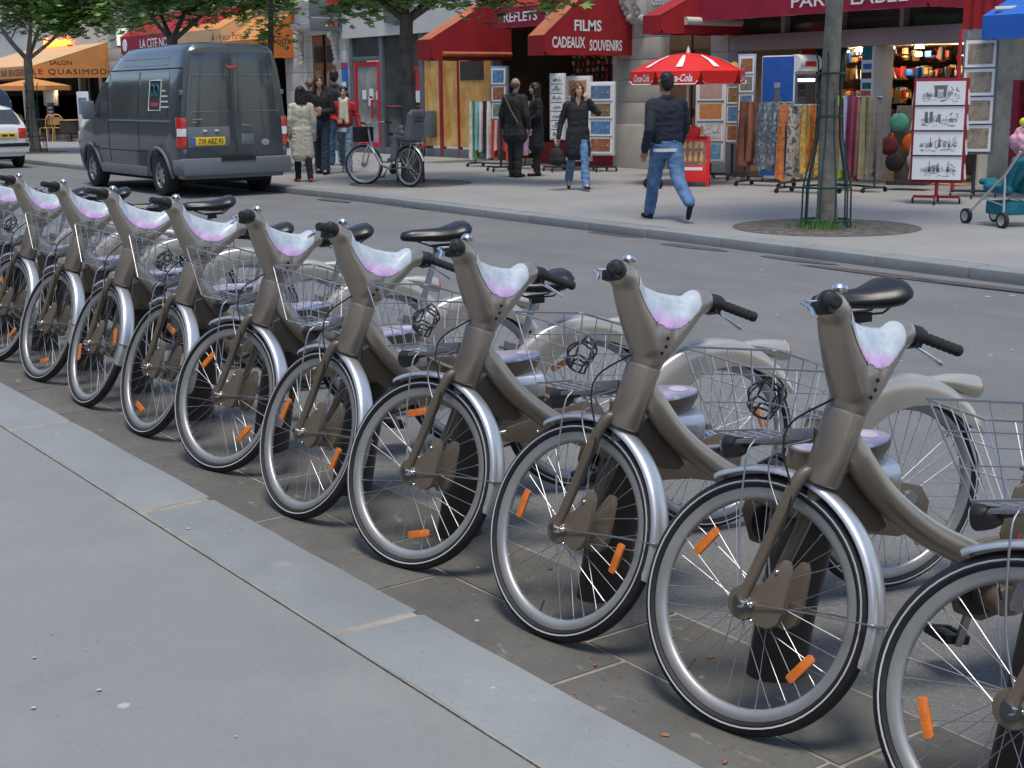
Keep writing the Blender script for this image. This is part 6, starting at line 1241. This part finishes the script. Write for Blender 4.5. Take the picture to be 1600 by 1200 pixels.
# parasol
b = gp(1072, 288, FZ); pz = hz(1068, 78, b); ez = hz(1068, 112, b); pr_r = (at(1148, 112, b.y)-at(986, 112, b.y)).length/2*.77
ps = tag(empty('parasol', b), 'red parasol with white lettered valance over the picture rack', 'parasol'); n_ = 8; A_ = [2*math.pi*k/n_+.25 for k in range(n_)]
rings = []
for t in (0, .25, .5, .75, 1): rings.append([Vector((pr_r*t*math.cos(a)*1, pr_r*t*math.sin(a), lerp(pz-.05, ez, t**1.9))) if t else Vector((.01*math.cos(a), .01*math.sin(a), pz-.05)) for a in A_])
cn = link('canopy', MB().loft(rings, caps=False).mesh('canopy', 'cola_red', angle=20), ps)
vd = .20
for k in range(n_):
    a, a2 = A_[k], A_[(k+1) % n_]; p0, p1 = Vector((pr_r*math.cos(a), pr_r*math.sin(a), ez)), Vector((pr_r*math.cos(a2), pr_r*math.sin(a2), ez))
    u_ = (p1-p0).normalized(); nn = Vector((math.cos((a+a2)/2), math.sin((a+a2)/2), 0)); mb = MB()
    mb.prism([(.0, 0), (.05, -vd*.75), (.10, -vd), ((p1-p0).length-.1, -vd), ((p1-p0).length-.05, -vd*.75), ((p1-p0).length, 0)], 0, .006, lambda u, v, w_: p0+u_*u+Vector((0, 0, v))+nn*(w_+.02*(-v)/vd))
    vl = link('valance', mb.mesh('valance', 'cola_red'), ps)
    link('hem', MB().tube([p0+u_*.05+Vector((0, 0, -vd*.75))+nn*.028, p0+u_*.1+Vector((0, 0, -vd))+nn*.028, p1-u_*.1+Vector((0, 0, -vd))+nn*.028, p1-u_*.05+Vector((0, 0, -vd*.75))+nn*.028], .008, 4).mesh('hem', 'paper'), vl)
    t_ = textmesh('Coca-Cola', 'white_ink', (p1-p0).length*.62, .12, shear=.35, bold=.03); link('lettering', t_, vl, basis((p0+p1)/2+Vector((0, 0, -vd*.52))+nn*.026, u_ if u_.cross(Vector((0, 0, 1))).dot(nn) > 0 else -u_, (0, 0, 1)))
    if True:
        mid = lambda t, w_: (Vector((0, 0, lerp(pz-.05, ez, t**1.9)+.014))+(p0.lerp(p1, .5+w_)-Vector((0, 0, ez)))*t)
        link('white_flash', MB().add([mid(.42, -.06), mid(.42, .06), mid(.68, .10), mid(.9, .07), mid(.9, -.09), mid(.68, -.07)], [(0, 1, 2, 3, 4, 5)]).mesh('white_flash', 'paper'), cn)
link('pole', MB().tube([(0, 0, .05), (0, 0, pz)], .02, 10).mesh('pole', 'paper'), ps); link('finial', MB().lathe([(.03, 0), (.035, .03), (.001, .12)], 10, Matrix.Translation((0, 0, pz-.06))).mesh('finial', 'paper'), ps)
link('base', MB().lathe([(.001, .08), (.05, .08), (.2, .04), (.22, 0), (.001, 0)], 18).mesh('base', 'stone'), ps)
b = gp(1155, 285, FZ); pd_ = tag(empty('price_disc', at(1147, 105, b.y)), 'lime green round price disc above the postcard racks', 'sign'); link('disc', MB().lathe([(.001, 0), (.09, 0), (.09, .006), (.001, .006)], 18, Matrix.Rotation(R(90), 4, 'X') ).mesh('disc', 'yellow_sign'), pd_); link('stem', MB().tube([(0, 0, 0), (0, 0, -.25)], .006, 6).mesh('stem', 'wire'), pd_)
# A-board
b = gp(1083, 291, FZ); ab = tag(empty('a_board', b, R(42)), 'red folding pavement board with drinks picture and red cap', 'sign'); hb_ = hz(1078, 212, b)
for s in (1, -1):
    P = Matrix.Rotation(R(9*s), 4, 'X'); fr2 = link('leaf', MB().bx(-.26, -.21, -.012, .012, 0, hb_).bx(.21, .26, -.012, .012, 0, hb_).bx(-.21, .21, -.012, .012, .08, .34).bx(-.21, .21, -.012, .012, hb_-.08, hb_).mesh('leaf', 'cola_red', bev=.006), ab, Matrix.Translation((0, -.14*s if s > 0 else .14, 0)) @ Matrix.Rotation(R(-9 if s > 0 else 9), 4, 'X'))
    pn = link('picture', MB().bx(-.21, .21, -.006, .006, .34, hb_-.08).mesh('picture', picture('card', 3)), fr2)
    bt = MB()
    for k in range(4):
        for q in range(3): bt.lathe([(.001, 0), (.028, 0), (.03, .07), (.012, .12), (.012, .16), (.001, .16)], 8, Matrix.Translation((-.14+k*.09, -.01*1, .40+q*.21)) @ Matrix.Diagonal((1, .15, 1, 1)))
    link('bottle_motif', bt.mesh('bottle_motif', 'straw'), fr2); link('caption', MB().bx(-.15, .15, -.0165, -.0125, .26, .31).mesh('caption', 'paper'), fr2)
link('cap', MB().ball((0, 0, hb_+.06), (.12, .05, .10), 12, 8).mesh('cap', 'cola_red'), ab)
# drinks fridge: glass door to the right, printed flank to the left
b = gp(1208, 284, FZ); hf = hz(1208, 87, b); fg = tag(empty('drinks_fridge', b+Vector((0, .3, 0)), R(97)), 'tall drinks fridge with blue bottle flank and lit glass door', 'fridge')
w2, d2 = .30, .33
link('cabinet', MB().bx(-w2, w2, -d2, d2, .05, hf).mesh('cabinet', 'paper', bev=.02), fg)
fk2 = link('printed_flank', MB().bx(-w2-.006, -w2-.001, -d2+.02, d2-.02, .1, hf-.02).mesh('printed_flank', 'card_blue'), fg)
bo = MB().prism([(-.16, .2), (-.17, .9), (-.13, 1.05), (-.05, 1.2), (-.05, 1.3), (.05, 1.3), (.05, 1.2), (.13, 1.05), (.17, .9), (.16, .2)], -w2-.012, -w2-.0065, lambda u, v, t: Vector((t, u, v*hf/1.75))); link('bottle_print', bo.mesh('bottle_print', 'van_plastic'), fk2); link('bottle_cap', MB().bx(-w2-.014, -w2-.0125, -.06, .06, 1.31*hf/1.75, 1.38*hf/1.75).mesh('bottle_cap', 'dock_lilac'), fk2)
fd = link('glass_door', MB().bx(-w2+.05, w2-.05, -d2-.02, -d2-.006, .25, hf-.34).mesh('glass_door', 'glass_dark'), fg); link('door_frame', MB().bx(-w2+.01, -w2+.05, -d2-.03, -d2-.004, .2, hf-.3).bx(w2-.05, w2-.01, -d2-.03, -d2-.004, .2, hf-.3).bx(-w2+.05, w2-.05, -d2-.03, -d2-.004, hf-.34, hf-.3).mesh('door_frame', 'van_plastic'), fd)
link('handle', MB().bx(-w2+.02, -w2+.04, -d2-.07, -d2-.03, .8, 1.15).mesh('handle', 'paper', bev=.005), fd); link('light_strip', MB().bx(-w2+.07, w2-.07, -d2-.026, -d2-.021, hf-.42, hf-.375).mesh('light_strip', 'tube_glow'), fd)
for k in range(4):
    sh_ = link('shelf_line', MB().bx(-w2+.06, w2-.06, -d2-.024, -d2-.0205, .4+k*.28, .41+k*.28).mesh('shelf_line', 'wire'), fd)
hd2 = link('sign_box', MB().tube([(-w2, -d2+.02, hf-.13), (w2, -d2+.02, hf-.13)], .14, 20, flat=1).mesh('sign_box', 'paper'), fg); link('sign_word', MB().bx(-.18, .12, -d2-.128, -d2-.121, hf-.18, hf-.10).mesh('sign_word', 'cola_red'), hd2)
# hat stand
b = gp(1386, 299, FZ)+Vector((0, .5, 0)); hs = tag(empty('hat_stand', b, R(25)), 'brown hat stand with green, orange, black and grey berets in the shop mouth', 'display stand'); hh = hz(1400, 165, b)
link('panel', MB().bx(-.22, .22, -.05, .05, .15, hh).mesh('panel', 'interior', bev=.01), hs); link('foot', MB().bx(-.3, .3, -.2, .2, .08, .14).mesh('foot', 'iron_dark', bev=.01), hs)
for x, z, c in ((-.16, .80, (.08, .30, .20)), (.2, .78, (.015, .012, .014)), (.04, .50, (.55, .09, .01)), (-.2, .22, (.02, .014, .016)), (.12, .24, (.36, .36, .36)), (-.3, .46, (.12, .012, .018)), (.34, .44, (.05, .035, .03))):
    h_ = link('beret', MB().lathe([(.001, -.035), (.05, -.034), (.10, -.028), (.135, -.014), (.145, 0), (.12, .012), (.001, .012)], 20, Matrix.Rotation(R(-90), 4, 'X')).mesh('beret', fabric(c)), hs); h_.location = (x, -.11, .2+z*(hh-.25)); link('stalk', MB().tube([(0, -.03, .14), (0, -.03, .18)], .008, 5).mesh('stalk', 'hair_dark'), h_)
# stroller
b = gp(1562, 352, FZ); sv = tag(empty('stroller', b, R(-18)), 'teal stroller with silver frame and pink bundle at the right edge', 'stroller')
for x, y in ((-.42, -.24), (-.42, .24), (.36, -.24), (.36, .24)):
    wo = link('wheel', MB().tube([(x, y-.025, .105), (x, y+.025, .105)], .105, 20).mesh('wheel', 'tyre_car'), sv); link('rim', MB().tube([(x, y-.029, .105), (x, y+.029, .105)], .07, 16).mesh('rim', 'chrome'), wo)
for y in (-.23, .23): link('frame_tube', MB().tube([(-.42, y, .12), (.36, y, .72), (.62, y, 1.02)], .017, 8).tube([(.36, y, .12), (.34, y, .72)], .015, 8).tube([(-.1, y, .37), (.36, y, .3)], .01, 6).mesh('frame_tube', 'alu_fender'), sv)
link('seat', fuse(MB().cap((-.1, -.15, .55), .06, (-.1, .15, .55), .06).cap((-.1, -.15, .52), .07, (.3, -.15, .50), .07).cap((-.1, .15, .52), .07, (.3, .15, .5), .07).cap((.25, -.15, .5), .06, (.42, -.15, .9), .05).cap((.25, .15, .5), .06, (.42, .15, .9), .05).cap((.1, 0, .5), .1, (.42, 0, .88), .08).cap((-.3, -.1, .58), .05, (-.3, .1, .58), .05).cap((-.3, 0, .58), .05, (0, 0, .55), .05), 'seat', 'teal', .016, 3), sv)
link('shopping_basket', MB().loft([[Vector((x, y, z)) for x, y in ((-.1, -.18), (.32, -.18), (.32, .18), (-.1, .18))] for z in (.16, .2, .34)]).mesh('shopping_basket', 'teal', bev=.03), sv)
pb2 = tag(empty('pink_bundle', b+Vector((.25, .1, .72))), 'pale pink blanket bundled over the stroller handle', 'blanket'); link('fold', fuse(MB().ball((.1, 0, .2), (.3, .24, .2), 14, 10).ball((.28, .05, .32), (.25, .2, .2), 14, 10), 'fold', 'pink', .016, 3, fold=.03), pb2); link('yellow_edge', fuse(MB().cap((.0, -.15, .42), .05, (.4, .1, .52), .06), 'yellow_edge', 'yellow_sign', .016, 2), pb2)
sv.scale = (.82, .82, .82)
# cafe terrace: parasol, chairs, table, board
b = gp(58, 220, FZ); cp = tag(empty('terrace_parasol', b), 'orange terrace parasol in front of the cafe', 'parasol'); r_ = 1.35; z1 = hz(55, 122, b); z0 = hz(55, 134, b)
link('canopy', MB().loft([[Vector((r_*t*math.cos(k*math.pi/4), r_*t*math.sin(k*math.pi/4), lerp(z1, z0, t))) if t else Vector((.02*math.cos(k), .02*math.sin(k), z1)) for k in range(8)] for t in (0, .5, 1)]+[[Vector((r_*math.cos(k*math.pi/4), r_*math.sin(k*math.pi/4), z0-.16)) for k in range(8)]], caps=False).mesh('canopy', 'orange_canvas', angle=15), cp); link('pole', MB().tube([(0, 0, 0), (0, 0, z1)], .03, 8).mesh('pole', 'brown_door'), cp)
def cafe_chair(label, p, rz):
    r2 = tag(empty('cafe_chair', p, rz), label, 'chair', 'straw coloured cafe chairs')
    link('seat', MB().lathe([(.001, .02), (.2, .02), (.21, 0), (.001, -.01)], 16, Matrix.Translation((0, 0, .46))).mesh('seat', 'straw'), r2)
    for x, y in ((.16, .16), (.16, -.16), (-.17, .15), (-.17, -.15)): link('leg', MB().tube([(x, y, .46), (x*1.25, y*1.2, 0)], .016, 6).mesh('leg', 'straw'), r2)
    bk2 = link('backrest', MB().tube(catmull([(-.17, -.18, .46), (-.23, -.18, .8), (-.24, 0, .92), (-.23, .18, .8), (-.17, .18, .46)], 5), .018, 6).mesh('backrest', 'straw'), r2); link('back_slat', MB().box((-.22, 0, .7), (.012, .26, .26)).mesh('back_slat', 'rattan'), bk2)
for lab, px, py, a in (('cafe chair nearest the tree guard, turned sideways', 75, 221, 200), ('cafe chair beside the dark terrace table', 93, 221, 150), ('cafe chair half hidden behind the white hatchback', 40, 220, 30)): cafe_chair(lab, gp(px, py, FZ), R(a))
for lab, px, py in (('small dark terrace table beside the van mirror', 112, 221), ('small dark terrace table behind the tree trunk', 60, 219)):
    t2 = tag(empty('terrace_table', gp(px, py, FZ)), lab, 'table', 'cafe terrace tables'); link('top', MB().lathe([(.001, .74), (.36, .74), (.36, .71), (.001, .70)], 20).mesh('top', 'straw'), t2); link('stem', MB().tube([(0, 0, .02), (0, 0, .72)], .03, 8).lathe([(.001, .04), (.2, .02), (.22, 0), (.001, 0)], 14).mesh('stem', 'iron_dark'), t2); link('cloth_skirt', MB().lathe([(.34, .70), (.36, .3), (.33, .28), (.31, .68)], 16, closed=True).mesh('cloth_skirt', 'interior_dark'), t2)
b = gp(84, 216, FZ); mb = tag(empty('chalk_board', b), 'black chalk board with white writing on the cafe terrace', 'sign'); z_ = hz(84, 178, b)
bd = link('board', MB().bx(-.35, .35, -.03, .0, z_-.35, z_+.4).mesh('board', 'ink', bev=.01), mb); link('chalk', MB().bx(-.25, .2, -.035, -.031, z_+.2, z_+.25).bx(-.25, .25, -.035, -.031, z_+.05, z_+.1).bx(-.2, .25, -.035, -.031, z_-.1, z_-.05).bx(-.25, .1, -.035, -.031, z_-.22, z_-.18).mesh('chalk', 'paper'), bd); [link('leg', MB().tube([(x, 0, 0), (x, 0, z_)], .02, 6).mesh('leg', 'brown_door'), mb) for x in (-.3, .3)]
b = gp(135, 222, FZ); pb3 = tag(empty('poster_stand', b), 'white poster stand with photographs beside the van windscreen', 'sign'); z_ = hz(135, 143, b); bd = link('board', MB().bx(-.55, .55, -.03, 0, .4, z_).mesh('board', 'paper', bev=.01), pb3); link('photo', MB().bx(-.4, .4, -.036, -.031, z_-.75, z_-.2).mesh('photo', picture('card', 0)), bd); [link('leg', MB().tube([(x, 0, 0), (x, 0, .5)], .02, 6).mesh('leg', 'iron_dark'), pb3) for x in (-.5, .5)]
